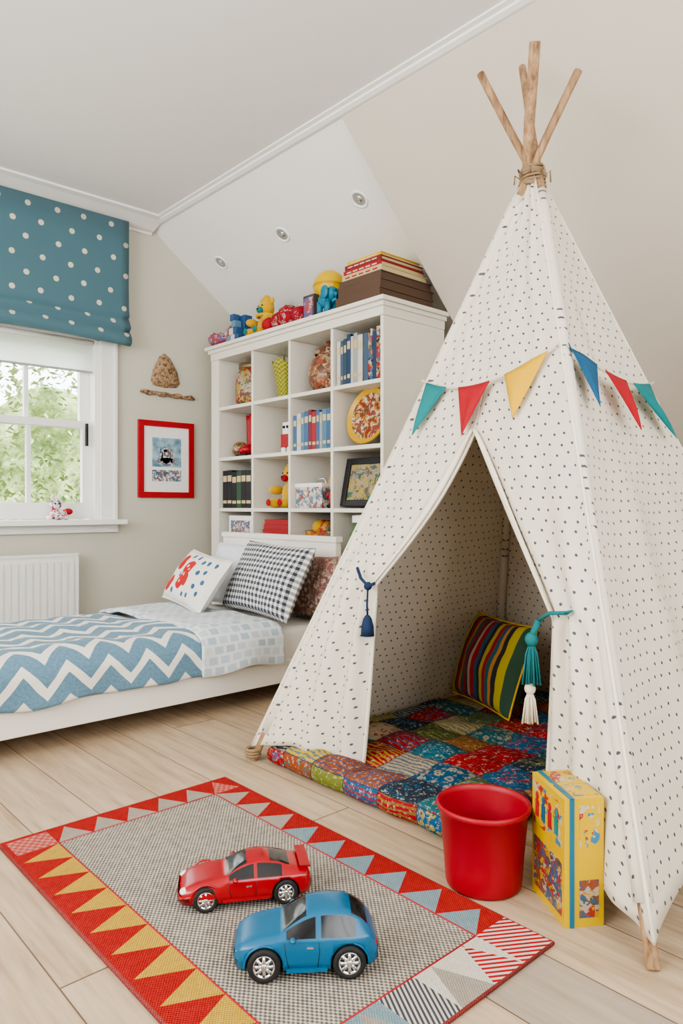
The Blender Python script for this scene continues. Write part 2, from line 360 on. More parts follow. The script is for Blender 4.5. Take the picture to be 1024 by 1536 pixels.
b=MB(); P=[(lerp(2.19,2.59,k/14),YF-.016,1.655-.012*k/14+.004*math.sin(k*2.1)) for k in range(15)]
b.tube(P,[.008]+[.014+.004*math.sin(k*1.7) for k in range(13)]+[.007],Mw,10); b.build('driftwood_branch')
b=MB(); cx,cy,cz=1.64,YW-.055,OZ0
M_fr=collage('figurine_paint',[(.6,.02,.03),(.8,.8,.78),(.75,.72,.7),(.06,.07,.2),(.8,.8,.78)],60,.35)
b.ell((cx,cy,cz+.037),(.055,.035,.037),M_fr); b.ell((cx-.015,cy,cz+.095),(.036,.03,.034),M_fr); b.ell((cx-.035,cy,cz+.138),(.009,.007,.022),M_white,12); b.ell((cx+.005,cy,cz+.138),(.009,.007,.022),M_white,12)
b.ell((cx+.06,cy,cz+.05),(.03,.02,.02),M_red,12); b.ell((cx-.055,cy-.005,cz+.016),(.02,.018,.015),M_white,12); b.ell((cx+.045,cy-.01,cz+.015),(.022,.018,.014),M_fr,12); b.ell((cx-.028,cy-.03,cz+.098),.006,M_dark,10);b.ell((cx-.005,cy-.03,cz+.098),.006,M_dark,10)
b.build('rabbit_figurine')
# ------------------------------------------------------------ bookshelf
XF=2.585; XBk=3.06; YR,YLf=2.53,4.13; TZ=1.955
ys=[2.55,2.923,3.295,3.665,4.04]; zs=[.22,.55,.88,1.21,1.54]
b=MB()
b.box(XF,XBk,YR,YR+.022,0,1.864,M_shelf); b.box(XF+.023,XBk,YLf-.03,YLf,0,1.864,M_shelf); b.box(XF,XF+.022,4.04,YLf,0,1.864,M_shelf)
b.box(XBk-.012,XBk-.001,YR+.023,YLf-.031,0,1.864,M_shelf)
for y in ys[1:4]: b.box(XF+.002,XBk-.013,y-.010,y+.010,.061,1.864,M_shelf)
b.box(XF+.023,XBk-.013,ys[4]-.0,ys[4]+.02,.061,1.864,M_shelf)
for z in zs+[.05]: b.box(XF+.004,XBk-.013,YR+.023,4.039,z-.011,z+.011,M_shelf)
b.box(XF-.004,XBk+.001,YR-.002,YLf+.002,1.865,TZ-.03,M_shelf); b.box(XF-.035,XBk+.005,YR-.03,YLf+.03,TZ-.022,TZ,M_shelf); b.box(XF-.018,XBk+.003,YR-.015,YLf+.015,TZ-.045,TZ-.0225,M_shelf)
b.build('bookshelf',bevel=.002)
S=lambda r:zs[r]+.012
BC=[(.46,.43,.36),(.04,.07,.10),(.06,.10,.16),(.30,.33,.34),(.02,.05,.12),(.36,.02,.02),(.55,.52,.46),(.05,.12,.24),(.34,.02,.03),(.09,.19,.29),(.20,.02,.03),(.015,.015,.018),(.03,.08,.04),(.5,.30,.04)]
BM=[mt('book_cover_%d'%i,c,.5) for i,c in enumerate(BC)]
M_page=mt('book_pages',(.62,.55,.43),.9); M_gold=mt('gold_lettering',(.55,.45,.25),.4)
def books(name,y0,y1,z,hmax,ids,wr=(.022,.04),x0=XF+.03):
    b=MB(); y=y0;k=0
    while True:
        w=random.uniform(*wr)
        if y+w>y1: break
        h=hmax*random.uniform(.88,1.0); d=random.uniform(.15,.19); m=BM[ids[k%len(ids)]]; k+=1
        b.box(x0,x0+d,y,y+.0025,z,z+h,m); b.box(x0,x0+d,y+w-.0045,y+w-.002,z,z+h,m); b.box(x0-.002,x0+.003,y,y+w-.002,z,z+h,m); b.box(x0+.004,x0+d-.004,y+.0026,y+w-.0046,z+.003,z+h-.004,M_page)
        b.box(x0-.003,x0-.0019,y+.004,y+w-.006,z+h*.70,z+h*.86,M_gold); b.box(x0-.003,x0-.0019,y+.005,y+w-.007,z+h*.12,z+h*.2,M_gold)
        y+=w
    return b.build(name)
books('book_row',2.70,2.905,S(4),.27,[6,3,0,4,1,2],x0=XF+.02); 
b=MB(); Mcb=collage('comic_cover',[(.36,.02,.02),(.05,.12,.22),(.5,.42,.3),(.02,.02,.03),(.42,.2,.04)],45)
b.box(XF+.02,XF+.19,2.57,2.60,S(4),S(4)+.27,Mcb); b.box(XF+.02,XF+.19,2.602,2.628,S(4),S(4)+.25,BM[4]); b.box(XF+.02,XF+.19,2.63,2.66,S(4),S(4)+.265,Mcb); b.box(XF+.02,XF+.19,2.662,2.695,S(4),S(4)+.25,BM[2]); b.build('comic_book_row',bevel=.002)
books('book_row',2.95,3.28,S(3),.225,[7,9,3,7,8,10,7,9,6],x0=XF+.02)
books('binder_row',3.70,4.03,S(2),.26,[11,11,12,11,11],(.045,.06),x0=XF+.02)
pal1=[(.30,.03,.02),(.42,.26,.06),(.12,.05,.03),(.38,.32,.23),(.10,.13,.05)]
Mc1=collage('candy_collage',pal1,40,.4); Mc2=collage('floral_ceramic',[(.26,.12,.06),(.46,.35,.23),(.13,.06,.035),(.34,.21,.12),(.34,.08,.04)],28,.35)
M_lid=mt('lid_metal',(.20,.14,.085),.4,.5)
xc=XF+.14
b=MB(); b.M=about((xc,3.84,S(4)),1.18); b.lathe([(.0001,0),(.085,0),(.10,.02),(.10,.15),(.085,.185),(.075,.20),(.075,.205),(.0001,.206)],(xc,3.84,S(4)),Mc1); b.lathe([(.08,.2),(.083,.205),(.083,.228),(.0001,.235)],(xc,3.84,S(4)),M_lid); b.build('sweet_jar')
Mg=NT('green_weave'); fu,fv,_,_=uvgrid(Mg,.02,.012,.5); Mg.col(Mg.mix(Mg.m('GREATER_THAN',fu,0.0),(.18,.20,.02),(.42,.37,.07))); Mg.bump(fu,.6,.004); Mg=Mg.done(.8)
b=MB(); b.M=about((xc,3.48,S(4)),1.15)
def vz(u,v):
    a=u*2*math.pi; r=lerp(.055,.085,v**1.5); rr=r*(1+.06*math.sin(a*12)); return (xc+rr*math.cos(a),3.48+rr*math.sin(a),S(4)+v*.20+.012*v*math.sin(a*6))
b.grid(vz,48,12,Mg,wu=True,uvf=lambda u,v:(u*.4,v*.22)); b.lathe([(.0001,.01),(.055,.0)],(xc,3.48,S(4)),Mg)
for k in range(14):
    a=k*.9; b.tube([(xc+.03*math.cos(a),3.48+.03*math.sin(a),S(4)+.15),(xc+.06*math.cos(a),3.48+.06*math.sin(a),S(4)+.23+.02*math.sin(k*3))],[.004,.002],Mg,6)
b.build('woven_vase')
b=MB(); b.M=about((xc,3.105,S(4)),1.08); b.lathe([(.0001,0),(.07,0),(.105,.05),(.11,.11),(.09,.17),(.06,.195),(.065,.205),(.0001,.206)],(xc,3.105,S(4)),Mc2); b.lathe([(.075,.2),(.07,.225),(.03,.25),(.012,.255),(.016,.27),(.0001,.278)],(xc,3.105,S(4)),Mc2); b.tube([(xc,3.0,S(4)+.15),(xc,2.97,S(4)+.12),(xc,2.985,S(4)+.07),(xc,3.01,S(4)+.05)],.009,M_lid); b.build('ceramic_lidded_jar')
b=MB(); M_boot=mt('red_rubber',RED,.25); b.M=about((xc,3.82,S(3)),1.15)
for dy,dx in ((0,0),(.075,.03)):
    cx,cy=xc+dx-.02,3.79+dy; z=S(3)
    b.lathe([(.030,.05),(.034,.10),(.036,.2),(.038,.235),(.034,.235),(.03,.1)],(cx,cy,z),M_boot,20); b.ell((cx-.03,cy,z+.034),(.065,.034,.032),M_boot); b.box(cx-.095,cx+.03,cy-.032,cy+.032,z,z+.010,M_dark)
b.ell((xc-.03,3.93,S(3)+.046),(.05,.04,.045),Mc1)
b.build('rubber_boots')
b=MB(); z=S(3); cy=3.46; b.M=about((xc,cy,z),1.2)
b.box(xc-.03,xc+.03,cy-.045,cy+.045,z+.03,z+.10,M_boot); b.box(xc-.03,xc+.03,cy-.04,cy-.008,z,z+.035,M_white); b.box(xc-.03,xc+.03,cy+.008,cy+.04,z,z+.035,M_white)
b.box(xc-.028,xc+.028,cy-.03,cy+.03,z+.098,z+.16,M_white); b.ell((xc-.03,cy-.014,z+.135),.008,M_dark,10); b.ell((xc-.03,cy+.014,z+.135),.008,M_dark,10); b.tube([(xc,cy,z+.16),(xc,cy,z+.2)],.004,M_chrome); b.ell((xc,cy,z+.205),.009,M_red,10)
b.box(xc-.015,xc+.015,cy+.045,cy+.067,z+.04,z+.1,M_white); b.box(xc-.015,xc+.015,cy-.067,cy-.045,z+.04,z+.1,M_white); b.build('toy_robot',bevel=.005)
n=NT('plate_art'); v1=n.noise(n.coord(),16,3,.6); v2=n.noise(n.coord(),38,3,.6)
n.col(n.mix(n.m('GREATER_THAN',v2,.55),n.ramp(v1,[(0,(.26,.03,.02)),(.42,(.48,.26,.06)),(.50,(.60,.50,.34)),(.56,(.30,.05,.03)),(.64,(.06,.16,.09))],'CONSTANT'),(.14,.06,.03))); Mc3=n.done(.35)
b=MB(); c=V((XF+.10,2.737,S(3)+.161)); q=V((-1,0,.22)).normalized().to_track_quat('Z','Y').to_matrix().to_4x4(); b.M=Matrix.Translation(c)@q@Matrix.Scale(1.05,4)
b.lathe([(.0001,-.012),(.08,-.012),(.145,.006),(.150,.010),(.145,.014)],(0,0,0),M_yel,40); b.lathe([(.146,.014),(.122,.004),(.121,.003)],(0,0,0),mt('plate_yellow',(.58,.35,.02),.3),40); b.lathe([(.122,.003),(.08,-.002),(.0001,-.002)],(0,0,0),Mc3,40)
b.build('decorative_plate')
M_py=mt('yellow_plush',(.62,.36,.01),.95,bump=.8,bs=180,dist=.004,sheen=.3)
def bear(name,x,y,z,s,m,m2,hat=None):
    b=MB(); b.M=Matrix.Translation((x,y,z))@Matrix.Scale(s,4)
    b.ell((0,0,.075),(.06,.065,.075),m); b.ell((-.01,0,.18),(.05,.055,.05),m); b.ell((-.055,0,.165),(.022,.026,.02),m2,14)
    for sy in (-1,1):
        b.ell((0,sy*.045,.225),(.012,.022,.022),m,14); b.ell((-.05,sy*.085,.10),(.05,.024,.026),m,14); b.ell((-.075,sy*.05,.028),(.06,.03,.028),m,14); b.ell((-.054,sy*.02,.192),.006,M_dark,8); b.ell((-.132,sy*.05,.030),(.006,.02,.02),m2,12)
    b.ell((-.077,0,.17),(.006,.009,.006),M_dark,8)
    if hat: b.lathe([(.045,.205),(.035,.235),(.015,.26),(.0001,.265)],(-.005,0,0),hat,20); b.tube([(-.01+.056*math.cos(a*math.pi/8),.058*math.sin(a*math.pi/8),.135) for a in range(16)],.010,hat,8,closed=True)
    return b.build(name)
bear('plush_bear',xc+.02,3.46,S(2),1.1,M_py,mt('plush_red',RED,.9))
b=MB(); Mtin=collage('tin_print',[(.62,.58,.5),(.1,.18,.26),(.62,.58,.5),(.36,.05,.04)],50,.35); z=S(2)
b.box(xc-.10,xc+.05,3.05,3.28,z,z+.12,Mtin); b.box(xc-.104,xc+.054,3.046,3.284,z+.12,z+.142,M_white); b.tube([(xc-.015,3.11,z+.14),(xc-.015,3.12,z+.17),(xc-.015,3.20,z+.17),(xc-.015,3.21,z+.14)],.005,M_chrome); b.build('storage_tin',bevel=.006)
b=MB(); cy=2.985; b.ell((xc-.07,cy,z+.056),(.028,.028,.055),M_boot); b.ell((xc-.07,cy,z+.13),(.024,.024,.026),mt('doll_skin',(.6,.35,.22),.6)); b.lathe([(.03,.145),(.026,.155),(.018,.185),(.0001,.2)],(xc-.07,cy,z),M_yel,16); b.ell((xc-.09,cy-.015,z+.011),(.02,.012,.01),M_dark,10); b.ell((xc-.09,cy+.015,z+.011),(.02,.012,.01),M_dark,10); b.tube([(xc-.07,cy+.022,z+.09),(xc-.09,cy+.036,z+.06)],.008,M_boot); b.tube([(xc-.07,cy-.022,z+.09),(xc-.09,cy-.033,z+.06)],.008,M_boot); b.build('toy_doll')
b=MB(); c=V((XF+.08,2.737,S(2)+.138)); b.M=Matrix.Translation(c)@Matrix.Rotation(math.radians(12),4,'Y')@Matrix.Scale(1.06,4)
Mtr=collage('tray_art',[(.12,.10,.06),(.36,.28,.18),(.4,.3,.06),(.05,.12,.10),(.30,.24,.20)],40)
b.box(-.004,.004,-.13,.13,-.105,.105,Mtr)
for (a0,a1,c0,c1) in ((-.155,-.12,-.125,.125),(.12,.155,-.125,.125),(-.12,.12,-.125,-.092),(-.12,.12,.092,.125)): b.box(-.014,.006,a0,a1,c0,c1,M_dark)
b.build('framed_tray',bevel=.006)
z=S(1)
b=MB(); b.box(XF+.04,XF+.06,3.72,3.98,z,z+.28,M_white); b.box(XF+.037,XF+.04,3.745,3.955,z+.03,z+.25,Mp2); b.box(XF+.06,XF+.11,3.83,3.87,z,z+.01,M_white); b.build('photo_frame',bevel=.003)
b=MB(); zz=z
for k,(m,h) in enumerate([(BM[5],.04),(BM[8],.04),(BM[5],.045),(BM[13],.035),(BM[5],.042),(BM[8],.03),(BM[5],.03)]):
    w=.30-.010*k; b.box(XF+.03,XF+.2,3.33,3.33+w,zz,zz+.004,m);b.box(XF+.03,XF+.2,3.33,3.33+w,zz+h-.005,zz+h-.001,m);b.box(XF+.028,XF+.034,3.33,3.33+w,zz,zz+h-.001,m);b.box(XF+.035,XF+.195,3.335,3.325+w,zz+.004,zz+h-.005,M_page); zz+=h
b.build('laid_book_pile')
Mbk=collage('basket_print',[(.42,.12,.02),(.36,.03,.02),(.48,.28,.04),(.06,.15,.12)],35)
b=MB(); 
def rr_(u,v):
    a=u*2*math.pi; c_,s_=math.cos(a),math.sin(a); k=1/((abs(c_)**5+abs(s_)**5)**.2); return (xc+.02+(.085+.02*v)*c_*k,3.11+(.12+.02*v)*s_*k,z+v*.20)
b.grid(rr_,48,8,Mbk,wu=True); b.lathe([(.0001,.004),(.08,.004)],(xc+.02,3.11,z),Mbk,24)
for k in range(9): b.ell((xc+random.uniform(-.04,.05),3.02+k*.023,z+.20+random.uniform(0,.035)),.042,[M_red,Mbk,M_yel,Mbk,M_teal][k%5],14)
b.build('toy_basket')
M_gg=mt('green_glass',(.08,.20,.06),.15)
b=MB(); b.M=about((xc-.04,2.75,z),1.45); b.lathe([(.0001,0),(.06,0),(.065,.01),(.065,.13),(.05,.16),(.05,.18),(.0001,.18)],(xc-.04,2.75,z),M_gg,28); b.lathe([(.055,.175),(.055,.2),(.0001,.205)],(xc-.04,2.75,z),M_white,28); b.build('green_glass_jar')
z=S(0); b=MB(); M_tb=mt('teal_box',(.015,.14,.13),.5)
b.box(XF+.03,XF+.3,2.58,2.89,z,z+.25,M_tb); b.box(XF+.024,XF+.306,2.574,2.896,z+.25,z+.29,M_tb); b.box(XF+.018,XF+.024,2.69,2.78,z+.09,z+.13,M_white); b.build('storage_box',bevel=.006)
# items on top of the bookshelf
z=TZ+.001
b=MB(); b.M=about((2.60,4.06,z),1.2)
Mpk=collage('scarf_print',[(.30,.07,.12),(.10,.13,.30),(.45,.42,.42),(.42,.08,.08),(.12,.10,.16)],40,.9)
for p,r in [((2.62,4.06,.040),(.06,.06,.036)),((2.65,4.0,.056),(.05,.04,.05)),((2.60,4.10,.045),(.035,.04,.035))]: b.ell((p[0],p[1],z+p[2]),r,Mpk,18,bump=.25)
b.tube([(2.60,4.02,z+.012),(2.585,4.05,z+.03),(2.59,4.10,z+.012)],.008,M_red); b.build('knitted_scarf')
b=MB(); Mbl=[mt('block_blue',(.03,.09,.22),.4),mt('block_white',(.55,.54,.50),.4),mt('block_sky',(.12,.24,.34),.4)]
k=0
for i in range(4):
    for j in range(max(1,3-i)):
        b.box(2.575,2.625,3.80+j*.046+i*.018,3.842+j*.046+i*.018,z+i*.044,z+i*.044+.042,Mbl[k%3]); k+=1
b.box(2.63,2.69,3.81,3.91,z,z+.17,Mbl[0]); b.build('toy_block_stack',bevel=.003)
bear('plush_bear',2.70,3.66,z,1.02,M_py,mt('plush_teal',TEAL,.9),M_yel)
b=MB(); Mrc=collage('red_paisley',[(.34,.01,.02),(.24,.01,.02),(.40,.28,.24),(.28,.02,.04),(.34,.01,.02)],45,.9)
for (x,y,h,r) in [(2.63,3.53,.046,(.06,.045,.045)),(2.64,3.45,.055,(.06,.06,.054)),(2.63,3.35,.066,(.07,.075,.064)),(2.64,3.26,.056,(.06,.055,.054))]: b.ell((x,y,z+h+.001),r,Mrc if y<3.5 else M_red,20,bump=.12)
b.build('cloth_bundle')
b=MB(); b.box(2.61,2.65,3.10,3.195,z,z+.145,mt('dark_frame',(.08,.06,.06),.5)); b.box(2.607,2.61,3.11,3.185,z+.012,z+.13,Mpk); b.build('small_photo_frame',bevel=.003)
b=MB(); M_ball=mt('yellow_rubber',(.66,.42,.006),.3)
b.lathe([(.055,0),(.055,.03),(.035,.05),(.035,.11),(.0001,.11)],(2.72,3.09,z),M_ball,24); b.ell((2.72,3.09,z+.20),(.095,.095,.093),M_ball,28); b.lathe([(.0965,0),(.098,.006),(.0965,.012)],(2.72,3.09,z+.195),mt('ball_stripe',(.5,.26,.01),.3),32); b.build('toy_ball')
b=MB(); M_el=mt('elephant_blue',(.012,.17,.27),.5)
cx,cy=2.60,2.975; b.M=about((cx,cy,z),1.08)
b.ell((cx,cy,z+.070),(.045,.05,.042),M_el,24)
for sx in (-1,1):
    for sy in (-1,1): b.tube([(cx+sx*.024,cy+sy*.03,z),(cx+sx*.024,cy+sy*.03,z+.06)],.016,M_el,14)
b.ell((cx-.01,cy-.045,z+.095),(.034,.032,.034),M_el,20); b.tube([(cx-.01,cy-.07,z+.095),(cx-.01,cy-.083,z+.08),(cx-.02,cy-.085,z+.055),(cx-.035,cy-.08,z+.045)],[.016,.013,.010,.008],M_el,12)
for sx in (-1,1): b.ell((cx-.01+sx*.04,cy-.035,z+.097),(.010,.028,.034),M_el,16)
b.ell((cx-.045,cy-.058,z+.108),.005,M_dark,8); b.tube([(cx,cy+.048,z+.09),(cx,cy+.06,z+.06)],.004,M_el,6); b.build('toy_elephant')
b=MB(); Mbr=mt('brown_cloth_cover',(.10,.06,.04),.8); zz=z
for k,(x0,x1,y0,y1,h,m) in enumerate([(2.57,2.98,2.54,2.87,.052,Mbr),(2.58,2.99,2.545,2.86,.049,Mbr),(2.59,2.98,2.55,2.86,.042,Mbr),(2.60,2.95,2.555,2.85,.032,M_gold),(2.61,2.94,2.57,2.85,.028,BM[5]),(2.61,2.93,2.57,2.84,.026,BM[10]),(2.62,2.92,2.58,2.83,.022,M_ball)]):
    b.box(x0,x1,y0,y1,zz,zz+.005,m); b.box(x0,x1,y0,y1,zz+h-.006,zz+h-.001,m); b.box(x0-.003,x0+.005,y0,y1,zz,zz+h-.001,m); b.box(x0+.006,x1-.006,y0+.006,y1-.006,zz+.005,zz+h-.006,M_gold if k>2 else Mbr)
    for q in range(5):
        yy=lerp(y0+.03,y1-.06,q/4); 
        if k>=3: b.box(x0-.004,x0-.0028,yy,yy+.035,zz+h*.35,zz+h*.6,M_page if k!=3 else BM[5])
    zz+=h
b.build('album_stack',bevel=.002)
# ------------------------------------------------------------ bed
BX0,BX1,BY0,BY1=.40,2.38,2.66,3.66
b=MB()
b.box(BX0,BX1,BY0,BY0+.03,.08,.185,M_bedw); b.box(BX0,BX1,BY1-.03,BY1,.08,.185,M_bedw)
b.box(BX1-.005,BX1+.035,BY0-.005,BY1+.005,.12,.745,M_bedw); b.box(BX1-.012,BX1+.04,BY0-.012,BY1+.012,.72,.75,M_bedw)
b.box(BX0-.04,BX0,BY0-.005,BY1+.005,.08,.36,M_bedw)
b.box(BX0,BX1,BY0+.03,BY1-.03,.10,.125,M_bedw)
for x in (BX0+.04,BX1-.03):
    for y in (BY0+.06,BY1-.06): b.box(x-.03,x+.03,y-.03,y+.03,0,.12,M_bedw)
bedo=b.build('bed',bevel=.005)
M_sheet=mt('white_sheet',(.78,.76,.72),.9,bump=.4,bs=60,dist=.003)
b=MB(); b.box(BX0+.01,BX1-.012,BY0+.012,BY1-.012,.127,.33,M_sheet); b.build('mattress',bevel=.035,seg=4,parent=bedo)
n=NT('chevron'); o=n.sep(n.coord('UV'))
pp=n.m('PINGPONG',o[0],.080); st=n.m('ADD',o[1],n.m('MULTIPLY',pp,1.1)); st=n.m('ADD',st,n.m('MULTIPLY',n.m('SUBTRACT',n.noise(n.coord('UV'),7,2),.5),.02)); fr=n.m('FRACT',n.m('DIVIDE',st,.122)); f=n.m('LESS_THAN',fr,.36)
bl=n.mix(n.noise(n.coord('UV'),85,5,.8),(.02,.09,.16),(.24,.38,.47)); n.col(n.mix(f,bl,(.74,.71,.64))); n.bump(n.noise(n.coord('UV'),160,3),.4,.002); M_chev=n.done(.9,0,.2,.1)
n=NT('soft_check'); fu,fv,cu,row=uvgrid(n,.055,.04,.5); w=n.n('ShaderNodeTexWhiteNoise',noise_dimensions='2D'); n.set(w.inputs['Vector'],n.comb(cu,row))
ins=n.m('MULTIPLY',n.m('LESS_THAN',n.m('ABSOLUTE',fu),.36),n.m('LESS_THAN',n.m('ABSOLUTE',fv),.36))
n.col(n.mix(n.m('MULTIPLY',ins,n.m('ADD',n.m('MULTIPLY',w.outputs['Value'],.6),.15)),(.66,.69,.70),(.26,.37,.46))); n.bump(n.noise(n.coord('UV'),40,3),.4,.004); M_chk=n.done(.9)
def drape(name,x0,x1,zt,yn,yf,hn,hf,m,seed,nx=70,bul=.015,flare=.02):
    path=[(yf,hf),(yf,zt-.06),(yf-.015,zt-.018),(yf-.05,zt)]+[(lerp(yf-.05,yn+.05,k/16),zt) for k in range(1,16)]+[(yn+.05,zt),(yn+.018,zt-.016),(yn,zt-.05)]+[(yn,lerp(zt-.05,hn,k/5)) for k in range(1,6)]
    cm=[0]
    for i in range(1,len(path)): cm.append(cm[-1]+math.hypot(path[i][0]-path[i-1][0],path[i][1]-path[i-1][1]))
    n=len(path)-1; b=MB()
    def fn(u,v):
        i=int(round(v*n)); y,z=path[i]; x=lerp(x0,x1,u)
        top=4<=i<=19
        w=noise.noise(V((x*3.2+seed,y*3.2,seed)))*.9+noise.noise(V((x*9,y*9,seed)))*.35+noise.noise(V((x*2+y*14,y*2,seed)))*.35
        if top: z+=bul*(w+.7)*(1 if 5<i<19 else .6)
        elif i>19:
            d=(i-20)/(n-20); y-=flare*d*(.5+math.sin(x*17+seed)*.5)*.8; y-=.006; z+=noise.noise(V((x*5,0,seed)))*.025*d
        e=min(u,1-u)*(x1-x0)
        if top and e<.02: z-=.008
        x+=noise.noise(V((y*3,seed,0)))*.03*(1 if u>.5 else 0)
        return (x,y,z)
    b.grid(fn,nx,n,m,uvf=lambda u,v:(lerp(x0,x1,u),cm[int(round(v*n))]))
    return b.build(name,solid=.016,sub=1,off=1)
drape('chevron_duvet',BX0+.015,1.64,.345,BY0-.02,BY1+.012,.182,.2,M_chev,3.1,bul=.030)
drape('check_blanket',1.60,2.03,.364,BY0-.034,BY1+.022,.190,.22,M_chk,8.7,nx=30,bul=.024,flare=.04)
n=NT('gingham'); o=n.sep(n.coord('UV')); a=n.m('LESS_THAN',n.m('FRACT',n.m('DIVIDE',o[0],.03)),.5); c=n.m('LESS_THAN',n.m('FRACT',n.m('DIVIDE',o[1],.03)),.5)
n.col(n.ramp(n.m('MULTIPLY',n.m('ADD',a,c),.5),[(0,(.74,.72,.68)),(.4,(.28,.29,.31)),(.8,(.035,.04,.05))],'CONSTANT')); M_ging=n.done(.9)
def circles(name,base,L):
    n=NT(name); o=n.sep(n.coord('UV')); c=c4(base)
    wb=n.m('MULTIPLY',n.m('SUBTRACT',n.noise(n.coord('UV'),22,2),.5),.018)
    for (cx,cy,r0,r1,cc) in L:
        dx=n.m('SUBTRACT',o[0],cx); dy=n.m('SUBTRACT',o[1],cy); d=n.m('ADD',wb,n.m('SQRT',n.m('ADD',n.m('MULTIPLY',dx,dx),n.m('MULTIPLY',dy,dy))))
        f=n.m('LESS_THAN',d,r1); 
        if r0>0: f=n.m('MULTIPLY',f,n.m('GREATER_THAN',d,r0))
        c=n.mix(f,c,cc)
    n.col(c); n.bump(n.noise(n.coord('UV'),60,3),.3,.003); return n.done(.9)
RC=(.48,.022,.018); NB=(.035,.11,.22); WW=(.72,.62,.54)
L=[(-.150,.060,0,.050,RC),(-.175,-.075,0,.050,RC),(-.015,.035,0,.050,RC),(-.035,-.050,0,.042,RC),(.02,-.030,0,.036,RC),(-.02,-.005,0,.010,WW),(-.03,.045,0,.010,WW),(.01,.03,0,.008,WW),(-.045,-.05,0,.009,WW)]
for (x,y) in [(.13,.10),(.16,.045),(.105,.03),(.19,-.01),(.13,-.045),(.185,-.075),(.11,-.105),(.05,-.11),(.075,.095),(-.075,.115),(-.085,-.015),(-.09,-.11),(.21,.10),(.0,.115)]: L.append((x,y,0,.015,NB))
M_circ=circles('circle_print',(.76,.73,.67),L)
M_flor=collage('brown_floral',[(.20,.10,.08),(.28,.19,.15),(.42,.34,.28),(.16,.09,.07),(.24,.09,.08)],60,.9)
M_pw=mt('pillow_white',(.66,.69,.72),.9,bump=.5,bs=40,dist=.004)
def cush(name,x,y,z,W,H,T,m,lean,yaw=0,back=None,edge=None,roll=0,pinch=.06):
    b=MB(); wv=V((math.sin(yaw),-math.cos(yaw),0)); hv=V((math.sin(lean)*math.cos(yaw),math.sin(lean)*math.sin(yaw),math.cos(lean)))
    if roll:
        R=Matrix.Rotation(roll,3,wv.cross(hv)); wv=R@wv; hv=R@hv
    b.pillow((x,y,z),wv,hv,W,H,T,m,back,edge=edge,pinch=pinch,n=28); return b.build(name)
cush('plain_pillow',2.285,3.36,.520,.58,.36,.13,M_pw,.32)
cush('floral_pillow',2.315,2.80,.50,.42,.32,.09,M_flor,.15)
cush('gingham_pillow',2.15,2.92,.540,.60,.38,.16,M_ging,.45,-.05,roll=-.03)
cush('circle_print_cushion',1.99,3.33,.512,.53,.31,.13,M_circ,.60,-.12,edge=M_sheet,roll=-.08)
# ------------------------------------------------------------ teepee
K=V((2.12,1.37,2.015)); CR={'A':V((1.380,.618,0)),'B':V((1.48,2.11,0)),'C':V((2.93,2.10,0)),'D':V((2.82,.63,0))}
def outd(c): d=(CR[c]-K); d.z=0; return d.normalized()
KF={c:K+outd(c)*.036+V((0,0,-.02)) for c in CR}
def rdg(c,s): return KF[c].lerp(CR[c]+outd(c)*.018,s)
M_tent=dots('canvas_dots',(.78,.715,.60),(.085,.085,.10),.041,.032,.0043,jit=.3,trans=.12)
tee=empty('teepee_tent')
SL=2.15
def tface(c1,c2,name,hem=.035):
    nrm_=(rdg(c2,1)-rdg(c1,1)).cross(KF[c1]-rdg(c1,1)).normalized()
    ctr=V((2.15,1.37,.5)); 
    if nrm_.dot(rdg(c1,1)-ctr)<0: nrm_=-nrm_
    b=MB()
    def ss(a,c): return a*(.975-hem*math.sin(math.pi*c)**.6)
    def fn(a,c):
        s=ss(a,c); p=rdg(c1,s).lerp(rdg(c2,s),c)
        e=math.sin(math.pi*c)
        p-=nrm_*(.035*e*math.sin(s*math.pi*.6)); p+=nrm_*(noise.noise(V((c*7,s*2.5,ord(c1))))*.024*e*s+.011*e*math.sin(c*18+s*3)*s*s+noise.noise(V((c*4+s*9,s*5-c*3,2)))*.010*e)
        return p
    def uvf(a,c):
        s=ss(a,c); w=(rdg(c1,s)-rdg(c2,s)).length; return ((c-.5)*w+3,s*SL+.3)
    b.grid(fn,56,48,M_tent,uvf=uvf); return b.build(name,solid=.003,parent=tee)
tface('A','D','canvas_side_near'); tface('D','C','canvas_back',.0); tface('C','B','canvas_side_far',.0)
